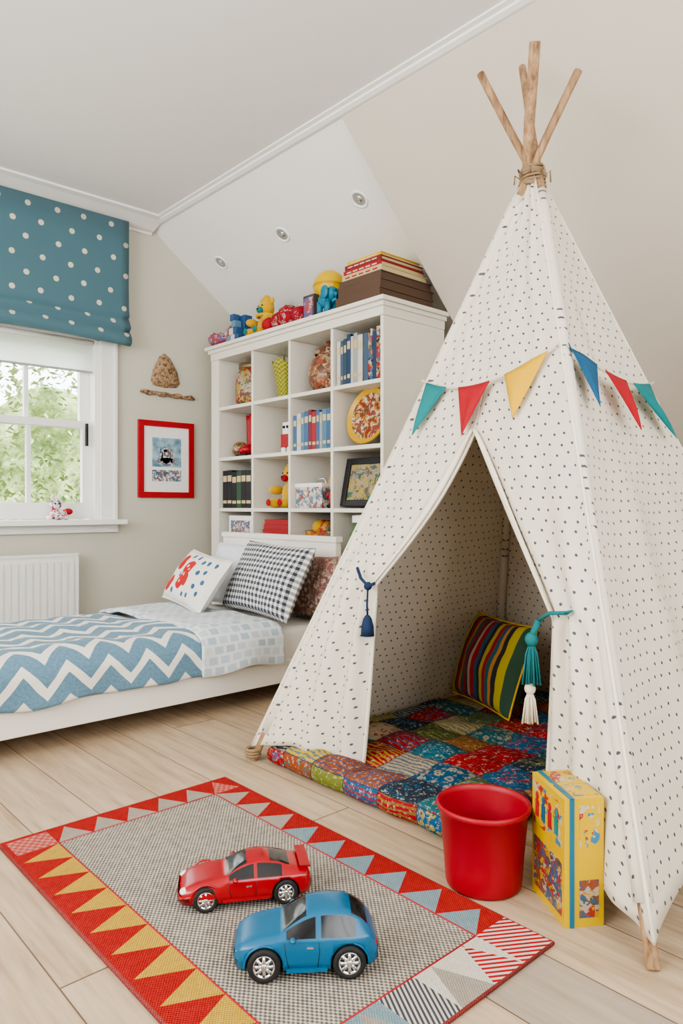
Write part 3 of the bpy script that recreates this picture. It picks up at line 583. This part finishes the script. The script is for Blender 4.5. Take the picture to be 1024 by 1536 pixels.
def front(c1,oth,tie,bot,name,sg):
    top=V((1.805,1.36,1.137))
    def inner(z,s):
        if z>=top.z: return rdg(c1,s).lerp(rdg(oth,s),.502)
        if z>=tie.z:
            f=(top.z-z)/(top.z-tie.z); st=rdg(c1,1-top.z/1.995).lerp(rdg(oth,1-top.z/1.995),.5); p=st.lerp(tie,f); p+=V((.02,-sg*.02,0))*math.sin(f*math.pi); return V((p.x,p.y,z))
        f=(tie.z-z)/(tie.z-bot.z); p=tie.lerp(bot,f); return V((p.x,p.y,z))
    def fn(a,c):
        s=a*.975; o=rdg(c1,s); z=o.z; hem=.05*math.sin(math.pi*min(1,c*1.15))*(a**12) if a>.7 else 0
        q=inner(z,s); p=o.lerp(V((q.x,q.y,z)),c)
        e=math.sin(math.pi*c)
        if z<top.z:
            g=min(1,(top.z-z)/.5)
            k=.015*math.sin(c*15+noise.noise(V((c*3,z*2,sg)))*2)*g*(c**1.2)*(1 if c<.97 else .6)
            if z<tie.z: k=.022*math.sin(c*19+math.sin(z*4))*(c**.8)*(1 if c<.97 else .5)
            p.x+=k-.01*e*g
        p.x+=-.012*e*s+noise.noise(V((c*4,z*3,sg*3)))*.018*e
        p.z+=hem*.6
        return p
    def uvf(a,c):
        p=rdg(c1,a*.975); q=inner(p.z,a*.975); return (sg*(q-p).length*c*1.08+1.3,a*.975*SL+.3)
    b=MB(); b.grid(fn,76,40,M_tent,uvf=uvf)
    A0=1-top.z/1.995; rows=[lerp(A0/.975,1.0,k/40) for k in range(41)]
    edge=[V(fn(a,1.0)) for a in rows]
    b.tube(edge,.0055,M_cream,8)
    def fold(u,v):
        a=lerp(A0/.975,(1-tie.z/1.995)/.975,u); w=.10*math.sin(math.pi*min(1,u*.75+.12))
        p=V(fn(a,1.0)); q=V(fn(a,1-w*v)) ; q.x=min(q.x,p.x+.1)-.008*math.sin(math.pi*v)-.007; q.x-=.004; return q
    b.grid(fold,20,4,M_cream)
    return b.build(name,solid=.003,parent=tee),fn
TL=V((1.655,1.66,.645)); TR=V((1.64,.998,.62))
_,fnL=front('B','A',TL,V((1.64,1.70,.06)),'canvas_flap_left',1)
_,fnR=front('A','B',TR,V((1.63,1.02,.05)),'canvas_flap_right',-1)
for c in 'ABCD':
    b=MB(); b.tube([rdg(c,lerp(0,.972,k/20)) for k in range(21)],.0045,M_cream,8); b.build('ridge_seam_'+c.lower(),parent=tee)
kk={'A':.245,'B':.152,'C':.158,'D':.168}
for c in 'ABCD':
    o_=outd(c); tan=V((-o_.y,o_.x,0)); T=K+V((0,0,.03))+tan*.017; ft=CR[c]-o_*.012; d=(T-ft)
    tip=T+d*kk[c]; P=[ft.lerp(tip,k/24) for k in range(25)]
    P=[p+V((noise.noise(p*3),noise.noise(p*3+V((5,5,5))),0))*.005*(0 if k==0 else 1) for k,p in enumerate(P)]
    b=MB(); rr=.0135 if c!='C' else .018
    b.tube(P,rr,M_pole,14); b.build('pole_'+c.lower(),bevel=.003,parent=tee)
    b=MB(); b.tube([ft.lerp(T,lerp(.05,.95,k/20)) for k in range(21)],.0205,M_tent,12); b.build('pole_sleeve_'+c.lower(),parent=tee)
b=MB()
for k in range(9):
    zc=K.z-.030+k*.008; R=.042-.0012*k
    b.tube([(K.x+R*math.cos(a*math.pi/12)*(1+.05*math.sin(a+k)),K.y+R*math.sin(a*math.pi/12),zc+.006*math.sin(a*math.pi/12+k)) for a in range(24)],.005,M_twine,6,closed=True)
for k in range(8):
    a=2+k*.8; b.tube([(K.x+.04*math.cos(a),K.y+.04*math.sin(a),K.z),(K.x+.058*math.cos(a),K.y+.058*math.sin(a),K.z+.015),(K.x+.060*math.cos(a+.2),K.y+.060*math.sin(a+.2),K.z-.02)],.0028,M_twine,5)
ft=CR['B']
for k in range(3): b.tube([(ft.x+.024*math.cos(a*math.pi/6)+.008,ft.y+.024*math.sin(a*math.pi/6)-.008,.02+k*.010) for a in range(12)],.006,M_twine,5,closed=True)
b.build('twine_binding',parent=tee)
# tie tassels
b=MB()
p0=V((TL.x-.03,TL.y+.05,.70)); p1=V((TL.x-.035,TL.y-.005,.645))
b.tube([p0,p0.lerp(p1,.5)+V((-.008,0,-.004)),p1,V((TL.x-.03,TL.y-.03,.655))],.0055,M_navy,8); b.ell(p1,(.014,.014,.014),M_navy,12)
b.tube([p1,p1+V((-.004,0,-.06)),p1+V((-.002,0,-.095))],.0035,M_navy,6)
b.M=Matrix.Translation(p1+V((-.002,0,-.16))); b.lathe([(.0001,0),(.022,0),(.020,.03),(.014,.055),(.007,.066),(.0001,.068)],(0,0,0),M_navy,16); b.build('tassel_navy',parent=tee)
M_tt=mt('teal_tassel',(.012,.14,.15),.9)
b=MB()
q0=V((TR.x-.05,TR.y-.065,.640)); q1=V((TR.x-.045,TR.y+.015,.612))
b.tube([q0,q0.lerp(q1,.5)+V((-.012,0,.01)),q1],.005,M_tt,8); b.tube([q0,q0+V((-.006,-.02,.008))],[.005,.003],M_tt,8)
def tassel(b,top,L,m,r,n=26):
    b.ell(top,(r*.8,r*.8,r*.9),m,12)
    for k in range(n):
        a=k*2.4; rr=r*math.sqrt((k+.5)/n); b.tube([top,top+V((rr*.7*math.cos(a),rr*.7*math.sin(a),-L*.3)),top+V((rr*1.2*math.cos(a),rr*1.2*math.sin(a),-L*random.uniform(.92,1)))],.0028,m,5)
b.tube([q1,q1+V((-.004,.012,-.03)),q1+V((-.004,.018,-.055))],.008,M_tt,8); tassel(b,q1+V((-.004,.018,-.050)),.115,M_tt,.021)
M_ct=mt('cream_tassel',(.70,.63,.48),.95)
b.tube([q1+V((-.004,.02,-.06)),q1+V((-.004,.022,-.18))],.004,M_ct,6); tassel(b,q1+V((-.004,.022,-.176)),.088,M_ct,.018); b.build('tassel_teal',parent=tee)
# bunting
bun=MB()
def seg(c1,c2,s1,s2,sag,flags):
    a=rdg(c1,s1);c=rdg(c2,s2); mid=(CR[c1]+CR[c2])/2; d=(mid-K).normalized(); al=(c-a).normalized(); nn=al.cross(d).normalized()
    if nn.dot(mid-V((2.15,1.37,0)))<0: nn=-nn
    def pt(f): return a.lerp(c,f)+nn*(.008+.016*min(1,min(f,1-f)*8+ (0 if 0<f<1 else .8)))+d*(sag*4*f*(1-f))
    bun.tube([pt(k/24) for k in range(25)],.0032,M_string,6)
    for f0,f1,m,tw in flags:
        fm=(f0+f1)/2
        tip=pt(fm)+d*.175+al*tw+nn*.004
        N_=8
        def fn(u,v):
            p=pt(lerp(f0,f1,u)).lerp(tip,v); return p+nn*(.006*math.sin(u*math.pi)*math.sin(v*math.pi)+.004+.006*math.sin(u*6+f0*9)*v*(1-v)*4)
        bun.grid(fn,N_,N_,m)
seg('B','A',.335,.318,.075,[(.04,.25,M_teal,-.05),(.35,.59,M_red,0),(.69,.945,M_yel,0)])
seg('A','D',.318,.345,.055,[(.0,.24,M_blue,-.02),(.32,.55,M_red,.03),(.64,.90,M_teal,.10)])
bun.build('bunting',solid=.0025)
# quilt mat
PS=.15
n=NT('patchwork'); fu,fv,cu,row=uvgrid(n,PS,PS,.0)
w=n.n('ShaderNodeTexWhiteNoise',noise_dimensions='2D'); n.set(w.inputs['Vector'],n.comb(n.m('ADD',cu,3.0),row)); s_=n.sep(w.outputs['Color'])
pal=[(.012,.07,.14),(.30,.012,.015),(.40,.29,.03),(.02,.11,.13),(.36,.28,.18),(.02,.03,.05),(.015,.09,.19),(.26,.06,.02),(.14,.16,.03),(.30,.012,.02)]
c1=n.ramp(s_[0],[(i/10,c) for i,c in enumerate(pal)],'CONSTANT'); c2=n.ramp(s_[1],[(i/10,c) for i,c in enumerate(pal[5:]+pal[:5])],'CONSTANT')
vv=n.n('ShaderNodeTexVoronoi'); vv.inputs['Scale'].default_value=34; n.set(vv.inputs['Vector'],n.coord('UV'))
wv_=n.n('ShaderNodeTexWave'); wv_.inputs['Scale'].default_value=16; wv_.inputs['Distortion'].default_value=6; n.set(wv_.inputs['Vector'],n.coord('UV'))
vp=n.m('MULTIPLY',n.m('LESS_THAN',vv.outputs['Distance'],.40),n.m('GREATER_THAN',vv.outputs['Distance'],.18))
pt_=n.mix(n.m('GREATER_THAN',s_[2],.5),vp,n.m('GREATER_THAN',wv_.outputs['Fac'],.6))
cc=n.mix(n.m('MULTIPLY',pt_,.75),c1,c2)
cc=n.mix(n.m('MULTIPLY',n.m('GREATER_THAN',n.noise(n.coord('UV'),60,5,.8),.57),.65),cc,(.50,.42,.29))
cc=n.mix(n.m('MULTIPLY',n.m('GREATER_THAN',n.noise(n.coord('UV'),85,5,.8),.60),.7),cc,(.015,.02,.03))
seam=n.m('GREATER_THAN',n.m('MAXIMUM',n.m('ABSOLUTE',fu),n.m('ABSOLUTE',fv)),.488); n.col(n.mix(n.m('MULTIPLY',seam,.8),cc,(.03,.03,.035))); n.bump(n.noise(n.coord('UV'),80,4),.8,.004); M_patch=n.done(.95,0,.15)
def puff(x,y):
    return .013*(abs(math.sin(math.pi*x/PS))**.6*abs(math.sin(math.pi*y/PS))**.6)+.022*noise.noise(V((x*4.5,y*4.5,0)))+.008*noise.noise(V((x*13,y*13,0)))
b=MB(); X0,X1,Y0_,Y1_=1.50,2.86,1.165,2.03
def topg(u,v):
    x=lerp(X0+.03,X1-.03,u); y=lerp(Y0_+.03,Y1_-.03,v); e=min(u,1-u,v,1-v); return (x,y,.070+puff(x,y)*min(1,e*20+.25))
b.grid(topg,120,76,M_patch,uvf=lambda u,v:(lerp(X0+.03,X1-.03,u),lerp(Y0_+.03,Y1_-.03,v)))
per=[]
for k in range(76): per.append((0,k/76))
for k in range(120): per.append((k/120,1))
for k in range(76): per.append((1,1-k/76))
for k in range(120): per.append((1-k/120,0))
ring=[topg(*p) for p in per]; nn_=len(ring)
def dirs(i):
    q=per[i%nn_]; dx=-1 if q[0]==0 else (1 if q[0]==1 else 0); dy=-1 if q[1]==0 else (1 if q[1]==1 else 0); return dx,dy
def sk(u,v):
    i=int(round(u*nn_))%nn_; p=V(ring[i]); dx,dy=dirs(i)
    d=V((dx,dy,0)); t=v*math.pi*.96; c_=p.x if dy else p.y; f=.75+.45*abs(math.sin(math.pi*c_/PS))**.6+.5*noise.noise(V((c_*7,1,0)))
    return p+d*(.030*f*math.sin(t)**.8)+V((0,0,-(p.z-.003)/2*(1-math.cos(t))))
def skuv(u,v):
    i=int(round(u*nn_))%nn_; p=ring[i]; dx,dy=dirs(i); return (p[0]+dx*v*.12,p[1]+dy*v*.12)
b.grid(sk,nn_,10,M_patch,wu=True,uvf=skuv)
b.build('patchwork_floor_mat')
n=NT('stripe_fabric'); o=n.sep(n.coord('UV')); f=n.m('DIVIDE',n.m('ADD',o[0],.215),.43)
sc_=[(.42,.33,.012),(.02,.02,.02),(.30,.015,.02),(.40,.17,.04),(.015,.09,.10),(.28,.015,.02),(.03,.03,.03),(.38,.25,.17),(.28,.015,.02),(.02,.07,.12),(.02,.02,.02),(.36,.26,.02),(.28,.015,.02),(.015,.09,.10),(.4,.17,.04),(.02,.02,.02),(.38,.30,.02),(.03,.07,.04)]
pos=[0,.15,.19,.25,.29,.34,.39,.42,.46,.52,.57,.61,.66,.71,.76,.80,.85,.93]
n.col(n.ramp(f,list(zip(pos,sc_)),'CONSTANT')); n.bump(n.noise(n.coord('UV'),200,2),.4,.002); M_str=n.done(.9)
b=MB()
wv=V((math.sin(math.radians(-157)),math.cos(math.radians(-157)),0)); hv=V((.34,-.12,.93)).normalized(); hv=(hv-wv*hv.dot(wv)).normalized()
b.pillow((2.40,1.735,.275),wv,hv,.44,.36,.16,M_str,edge=M_yel,n=24); b.build('striped_cushion')
b=MB(); b.pillow((2.66,1.86,.125),(1,.2,0),(-.2,1,0),.26,.2,.07,M_red); b.build('small_red_cushion')
# ------------------------------------------------------------ bucket
b=MB(); M_bk=mt('red_bucket_plastic',(.33,.006,.016),.45,var=.03)
b.lathe([(.0001,.002),(.080,.0),(.088,.003),(.0905,.012),(.093,.05),(.1045,.178),(.110,.181),(.112,.186),(.112,.192),(.108,.195),(.104,.192),(.102,.18),(.089,.02),(.085,.010),(.0001,.009)],(1.413,1.048,0),M_bk,64); b.build('bucket')
# ------------------------------------------------------------ toy carton
M_ybox=mt('carton_yellow',(.60,.39,.006),.35); Mart=collage('carton_art',[(.58,.37,.01),(.04,.18,.28),(.58,.37,.01),(.36,.03,.02),(.58,.37,.01),(.46,.40,.30),(.58,.37,.01)],48,.35)
Mart2=collage('carton_art_dark',[(.24,.07,.04),(.05,.10,.16),(.36,.03,.02),(.38,.32,.25),(.10,.07,.07),(.45,.28,.02)],60,.35)
bx=MB(); P0=V((1.384,.816,0)); e1=V((.100,.150,0)).normalized(); e2=V((.150,-.100,0)).normalized()
bx.M=Matrix(((e2.x,e1.x,0,P0.x),(e2.y,e1.y,0,P0.y),(0,0,1,0),(0,0,0,1)))
w,l,h=.090,.165,.275
bx.box(0,w,0,l,0,h,M_ybox)
bx.box(-.0012,0,.012,l-.01,.02,.135,Mart2); bx.box(-.0012,0,.012,l-.01,.165,.26,Mart)
bx.box(.034,w-.012,-.0012,0,.02,.10,Mart2); bx.box(.034,w-.01,-.0012,0,.17,.26,Mart)
Mts=mt('carton_teal_strip',(.01,.14,.22),.4)
bx.box(.012,.022,-.0022,.0,0.001,h+.0015,Mts); bx.box(.012,.022,-.0022,l,h,h+.002,Mts)
bx.box(.026,w-.006,.015,l-.01,h,h+.0012,Mart); bx.box(.0,w,l*.5-.004,l*.5+.004,h,h+.0016,M_ybox)
for k in range(4):
    c=[M_teal,M_red,M_blue,M_red][k]
    bx.box(-.0032,-.0005,.027+k*.033,.043+k*.033,.185,.222,c); bx.ell((-.002,.035+k*.033,.232),(.002,.008,.010),c,10)
bx.build('toy_carton',bevel=.002)
# ------------------------------------------------------------ rug
def weave(name,c1,c2,s=.006):
    n=NT(name); o=n.sep(n.coord()); a=n.m('SINE',n.m('MULTIPLY',o[0],math.pi*2/s)); c=n.m('SINE',n.m('MULTIPLY',o[1],math.pi*2/s*.8)); p=n.m('MULTIPLY',a,c)
    f=n.m('ADD',n.m('MULTIPLY',p,.9),n.m('SUBTRACT',n.noise(n.coord(),60,3),.0)); f=n.m('MINIMUM',n.m('MAXIMUM',f,0.0),1.0)
    n.col(n.mix(f,c1,c2)); n.bump(p,.5,.003); return n.done(.95,0,.1)
Mf=weave('rug_field',(.12,.105,.09),(.50,.445,.375),.0105); Mrr=weave('rug_red',(.29,.012,.012),(.42,.035,.028),.006); Mry=weave('rug_yellow',(.42,.25,.035),(.56,.37,.08),.006); Mrg=weave('rug_grey',(.28,.24,.20),(.40,.35,.29),.006); Mrb=weave('rug_blue',(.15,.23,.26),(.26,.34,.37),.006); Mrp=weave('rug_pink',(.38,.07,.06),(.46,.18,.15),.02); Mrw=weave('rug_white',(.54,.49,.42),(.64,.58,.50),.006)
def stripes(name,c1,c2,ang,p=.016):
    n=NT(name); o=n.sep(n.coord()); t=n.m('ADD',n.m('MULTIPLY',o[0],math.cos(ang)),n.m('MULTIPLY',o[1],math.sin(ang))); f=n.m('LESS_THAN',n.m('FRACT',n.m('DIVIDE',t,p)),.5); n.col(n.mix(f,c1,c2)); n.bump(f,.4,.002); return n.done(.95,0,.1)
Msr=stripes('rug_red_stripe',(.34,.015,.02),(.56,.50,.43),1.0,.0125); Msk=stripes('rug_black_stripe',(.06,.06,.07),(.50,.46,.40),-.5,.009)
RX0,RX1,RY0,RY1=.611,1.312,.800,2.013; IX0,IX1,IY0,IY1=.729,1.210,.917,1.912; RZ=.010
b=MB()
def q(x0,x1,y0,y1,m): b.poly([(x0,y0,RZ),(x1,y0,RZ),(x1,y1,RZ),(x0,y1,RZ)],m)
def tri(p,m): b.poly([(a[0],a[1],RZ) for a in p],m)
q(IX0,IX1,IY0,IY1,Mf)
def strip(x0,x1,y0,y1,axis,n,fa,base_out_low,mb):
    for k in range(n):
        m=fa(k)
        mbk=mb(k) if callable(mb) else mb
        if axis=='y':
            a=lerp(y0,y1,k/n); c=lerp(y0,y1,(k+1)/n); xb,xa=(x0,x1) if base_out_low else (x1,x0); mid=(a+c)/2
            tri([(xb,a),(xa,mid),(xb,c)],m); tri([(xb,a),(xa,a),(xa,mid)],mbk); tri([(xb,c),(xa,mid),(xa,c)],mbk)
        else:
            a=lerp(x0,x1,k/n); c=lerp(x0,x1,(k+1)/n); yb,ya=(y0,y1) if base_out_low else (y1,y0); mid=(a+c)/2
            tri([(a,yb),(mid,ya),(c,yb)],m); tri([(a,yb),(a,ya),(mid,ya)],mbk); tri([(c,yb),(mid,ya),(c,ya)],mbk)
e=.012
q(RX0,RX0+e,RY0,RY1,Mrr); q(RX1-e,RX1,IY0,RY1,Mrr); q(RX0+e,RX1-e,RY1-e,RY1,Mrr)
strip(RX0+e,IX0,IY0,IY1,'y',10,lambda k:Mry,False,Mrr)
strip(IX1,RX1-e,IY0,IY1,'y',9,lambda k:Mrb if k<6 else Mrg,True,Mrr)
strip(IX0,IX1,IY1,RY1-e,'x',5,lambda k:Mrg,True,Mrr)
q(RX0+e,IX0,IY1,RY1-e,Mrp); strip(IX1,RX1-e,IY1,RY1-e,'x',1,lambda k:Mrp,True,Mrr)
strip(IX0,IX1,RY0,IY0,'x',5,lambda k:[Msk,Mrg,Msk,Mrg,Msr][k],True,lambda k:[Mrw,Mrb,Msk,Mrw,Mrw][k])
strip(IX1,RX1,RY0,IY0,'x',1,lambda k:Msr,False,Msr); q(RX0+e,IX0,RY0,IY0,Mry)
M_edge=weave('rug_binding',(.20,.04,.04),(.32,.07,.06))
for pts in ([(RX0,RY0),(RX1,RY0)],[(RX1,RY0),(RX1,RY1)],[(RX1,RY1),(RX0,RY1)],[(RX0,RY1),(RX0,RY0)]):
    (x0,y0),(x1,y1)=pts; b.poly([(x0,y0,0),(x1,y1,0),(x1,y1,RZ),(x0,y0,RZ)],M_edge)
b.tube([(RX0,RY0,.0055),(RX1,RY0,.0055),(RX1,RY1,.0055),(RX0,RY1,.0055)],.005,M_edge,8,closed=True)
b.poly([(RX0,RY0,.0005),(RX0,RY1,.0005),(RX1,RY1,.0005),(RX1,RY0,.0005)],M_edge)
for (x0,y0,x1,y1) in [(IX0,IY0,IX1,IY0),(IX1,IY0,IX1,IY1),(IX1,IY1,IX0,IY1),(IX0,IY1,IX0,IY0)]: b.tube([(x0,y0,RZ),(x1,y1,RZ)],.0018,M_red,6)
b.build('area_rug')
# ------------------------------------------------------------ cars
def cat(keys,x):
    xs=[k[0] for k in keys]
    if x>=xs[0]: return keys[0][1:]
    if x<=xs[-1]: return keys[-1][1:]
    for i in range(len(xs)-1):
        if xs[i]>=x>=xs[i+1]:
            t=(xs[i]-x)/(xs[i]-xs[i+1]); p0=keys[max(i-1,0)];p1=keys[i];p2=keys[i+1];p3=keys[min(i+2,len(xs)-1)]
            r=[]
            for j in range(1,len(p1)):
                m1=(p2[j]-p0[j])/max(1e-6,(p0[0]-p2[0]))*(p1[0]-p2[0]); m2=(p3[j]-p1[j])/max(1e-6,(p1[0]-p3[0]))*(p1[0]-p2[0])
                t2=t*t;t3=t2*t
                r.append((2*t3-3*t2+1)*p1[j]+(t3-2*t2+t)*m1+(-2*t3+3*t2)*p2[j]+(t3-t2)*m2)
            return r
def car(parent_mat,keys,belt,glass_top,glass_side,pillars,paint,wheelx,wr,track,spoiler,lights_h):
    root=empty('toy_car'); root.matrix_world=parent_mat
    M_g=mt('car_glass',(.012,.013,.015),.12,spec=.5); M_tr=mt('car_black_trim',(.02,.02,.02),.5); M_lamp=mt('headlight',(.75,.75,.72),.1); M_tail=mt('tail_light',(.45,.01,.01),.15); M_rim=mt('rim_recess',(.18,.18,.19),.4,.8)
    b=MB(); xa,xb=keys[0][0],keys[-1][0]; n=80
    st=[]
    for i in range(n+1):
        f=i/n; x=lerp(xa,xb,f); w,low,top,rw=cat(keys,x); 
        bz=min(belt,top-.010)
        hb_=sum(math.exp(-((x-wx)/.030)**2) for wx in wheelx)*.0025
        half=[(0,low),(w*.82,low),(w*.96,low+.006),(w+hb_,low+.02),(w*1.0+hb_,(low+bz)/2+.004),(w*.985,bz-.006),(w*.955,bz),(w*.93,bz+.002),(lerp(w*.93,rw,.9),bz+(top-bz)*.80),(rw*.93,bz+(top-bz)*.92),(rw*.6,top-.001),(0,top)]
        ring=[(y,z) for y,z in half]+[(-y,z) for y,z in half[-2:0:-1]]
        st.append((x,ring))
    R=len(st[0][1]); ids=[[b.addv((x,y,z)) for y,z in ring] for x,ring in st]
    for i in range(n):
        xm=(st[i][0]+st[i+1][0])/2
        for k in range(R):
            k2=(k+1)%R; kk_=k if k<11 else R-1-k
            m=paint
            if kk_==7 and glass_side[1]<xm<glass_side[0] and not any(abs(xm-p)<.004 for p in pillars): m=M_g
            if kk_ in (9,10) and (glass_top[0][1]<xm<glass_top[0][0] or glass_top[1][1]<xm<glass_top[1][0]): m=M_g
            if kk_ in (0,1): m=M_tr
            b.addf([ids[i][k],ids[i+1][k],ids[i+1][k2],ids[i][k2]],m,None,True)
    b.addf(ids[0],paint); b.addf(ids[-1][::-1],paint)
    body=b.build('body',weld=True)
    cut=MB()
    for x in wheelx:
        for sy in (-1,1):
            cut.tube([(x,sy*(track-.030),wr),(x,sy*(track+.03),wr)],wr*1.14,M_tr,32)
    co=cut.build('cut',weld=True)
    md=body.modifiers.new('b','BOOLEAN'); md.object=co; md.operation='DIFFERENCE'; md.solver='EXACT'
    dg=bpy.context.evaluated_depsgraph_get(); me=bpy.data.meshes.new_from_object(body.evaluated_get(dg)); body.modifiers.clear(); body.data=me; bpy.data.objects.remove(co)
    body.parent=root
    b=MB()
    for x in wheelx:
        for sy in (-1,1):
            b.tube([(x,sy*(track-.031),wr),(x,sy*(track-.028),wr)],wr*1.13,M_tr,28)
            b.tube([(x+wr*1.15*math.cos(a),sy*(track+.000),wr+wr*1.15*math.sin(a)) for a in [math.radians(t) for t in range(-5,186,10)]],.0022,paint,8)
    w0=cat(keys,xa-.012)[0]; wm=cat(keys,0)[0]
    for sy in (-1,1):
        b.ell((xa-.016,sy*w0*.72,lights_h),(.013,.012,.008),M_lamp,16); b.ell((xb+.010,sy*w0*.72,lights_h+.008),(.008,.010,.006),M_tail,14)
        b.ell((glass_side[0]-.012,sy*(track+.006),belt+.004),(.006,.008,.005),paint,14); b.tube([(glass_side[0]-.012,sy*(track-.008),belt+.001),(glass_side[0]-.012,sy*(track+.004),belt+.002)],.002,paint,6)
        b.box(pillars[0]+.010,pillars[0]+.022,sy*wm-.0012,sy*wm+.0012,belt-.014,belt-.011,M_chrome)
        b.tube([(pillars[0],sy*(wm*.985),belt-.004),(pillars[0]-.002,sy*wm*1.0,belt-.02),(pillars[0]+.002,sy*wm*1.0,.028)],.0007,M_tr,5)
        b.tube([(glass_side[0]+.004,sy*(wm*.985),belt-.004),(glass_side[0]+.002,sy*wm*1.0,belt-.02),(glass_side[0]-.004,sy*wm*1.0,.028)],.0007,M_tr,5)
        b.box(wheelx[1]+wr*1.3,wheelx[0]-wr*1.3,sy*wm-.002,sy*wm+.002,.020,.027,paint)
    b.box(xa-.006,xa+.0015,-.026,.026,lights_h-.020,lights_h-.009,M_tr); b.box(xb-.001,xb+.006,-.03,.03,.022,.030,M_tr)
    if spoiler:
        b.box(xb+.002,xb+.026,-.050,.050,spoiler,spoiler+.004,paint)
        for sy in (-1,1): b.box(xb+.008,xb+.020,sy*.040-.004,sy*.040+.004,spoiler-.022,spoiler,paint)
    b.build('trim_details',parent=root)
    M_ty=mt('tyre_rubber',(.015,.015,.015),.7,bump=.3,bs=300); j=0
    for x in wheelx:
        for sy in (-1,1):
            j+=1; b=MB(); b.M=Matrix.Translation((x,sy*(track-.008),wr))@Matrix.Rotation(-sy*math.pi/2,4,'X')
            b.lathe([(.0001,-.012),(wr*.8,-.012),(wr*.96,-.009),(wr,-.004),(wr,.005),(wr*.96,.010),(wr*.80,.013),(wr*.66,.011),(wr*.64,.004),(.0001,.003)],(0,0,0),M_ty,40)
            b.lathe([(.0001,.005),(wr*.6,.005)],(0,0,0),M_rim,32)
            b.lathe([(wr*.58,.004),(wr*.66,.0115),(wr*.62,.0125),(wr*.54,.006)],(0,0,0),M_chrome,40)
            for k in range(8):
                a=k*math.pi/4; b.tube([(0,0,.009),(wr*.6*math.cos(a),wr*.6*math.sin(a),.009)],[.0038,.0030],M_chrome,8)
            b.ell((0,0,.010),(wr*.22,wr*.22,.004),M_chrome,14); b.build('wheel_%d'%j,parent=root)
    return root
M_cb=mt('blue_car_paint',(.004,.105,.215),.28,var=.02,spec=.5); M_cr=mt('red_car_paint',(.32,.004,.010),.2,var=.02,spec=.6)
def place(x,y,ang): return Matrix.Translation((x,y,RZ+.001))@Matrix.Rotation(ang,4,'Z')
kb=[(.138,.034,.030,.050,.024),(.134,.046,.022,.059,.034),(.120,.056,.018,.069,.042),(.095,.061,.017,.077,.046),(.062,.063,.017,.083,.047),(.047,.063,.017,.086,.046),(.018,.063,.017,.105,.043),(-.008,.063,.017,.117,.041),(-.04,.063,.017,.1215,.040),(-.075,.063,.017,.118,.040),(-.103,.061,.018,.104,.039),(-.122,.056,.020,.083,.038),(-.133,.048,.024,.064,.034),(-.137,.036,.030,.050,.026)]
hb=math.atan2(.099,-.126); nb=V((math.cos(hb),math.sin(hb),0)); side=V((nb.y,-nb.x,0))
midb=V((.860,1.042,0)); camside=V((-.6,-.8,0)); s0=side if side.dot(camside)>0 else -side
cb=midb-s0*.058
car(place(cb.x,cb.y,hb),kb,.077,[(.045,.002),(-.085,-.118)],(.038,-.092),[-.022],M_cb,(.080,-.080),.032,.060,None,.050)
kr=[(.148,.036,.022,.034,.026),(.143,.048,.016,.043,.036),(.128,.056,.014,.053,.044),(.100,.060,.013,.060,.047),(.065,.061,.013,.066,.047),(.045,.061,.013,.069,.045),(.018,.061,.013,.084,.040),(-.008,.061,.013,.093,.037),(-.035,.061,.013,.0955,.036),(-.070,.062,.013,.089,.036),(-.100,.062,.014,.078,.038),(-.125,.060,.016,.072,.042),(-.140,.056,.020,.068,.042),(-.146,.048,.026,.056,.036)]
hr=math.atan2(.091,-.151); nr=V((math.cos(hr),math.sin(hr),0)); side=V((nr.y,-nr.x,0)); s0=side if side.dot(camside)>0 else -side
midr=V((.916,1.320,0)); cr_=midr-s0*.057
car(place(cr_.x,cr_.y,hr),kr,.063,[(.043,-.002),(-.055,-.10)],(.036,-.080),[-.022],M_cr,(.088,-.088),.028,.058,.076,.042)
# ------------------------------------------------------------ lights, world, camera
w=bpy.data.worlds.new('World'); sc.world=w; w.use_nodes=True; bg=w.node_tree.nodes['Background']; bg.inputs[0].default_value=(.92,.96,1,1); bg.inputs[1].default_value=6.5
def area(name,loc,rot,sx,sy,p,col):
    l=bpy.data.lights.new(name,'AREA'); l.shape='RECTANGLE'; l.size=sx; l.size_y=sy; l.energy=p; l.color=col; o=bpy.data.objects.new(name,l); o.location=loc; o.rotation_euler=rot; COL.objects.link(o)
zc=(WZ+2.5)/2
area('fill_west',(XL-.13,1.7,zc),(0,-math.pi/2,0),2.5-WZ,3.0,98,(1,.965,.915))  # added area lamp outside the unseen west opening, main soft fill
area('fill_south',(.6,YB-.13,zc),(math.pi/2,0,0),3.0,2.5-WZ,30,(1,.95,.89))  # weaker fill lamp added behind the camera, outside the south opening
s=bpy.data.lights.new('sun','SUN'); s.energy=4; s.angle=.05; so=bpy.data.objects.new('sun',s); so.rotation_euler=V((-.35,.75,-1)).to_track_quat('-Z','Y').to_euler(); COL.objects.link(so)
cam=bpy.data.cameras.new('camera'); co=bpy.data.objects.new('camera',cam); COL.objects.link(co); co.location=(0,0,.9); co.rotation_euler=(math.pi/2,0,-math.atan2(.673,.740)); cam.sensor_width=36; cam.sensor_fit='AUTO'; cam.lens=1080/1536*36; cam.shift_y=-8/1536; cam.clip_start=.02
sc.camera=co
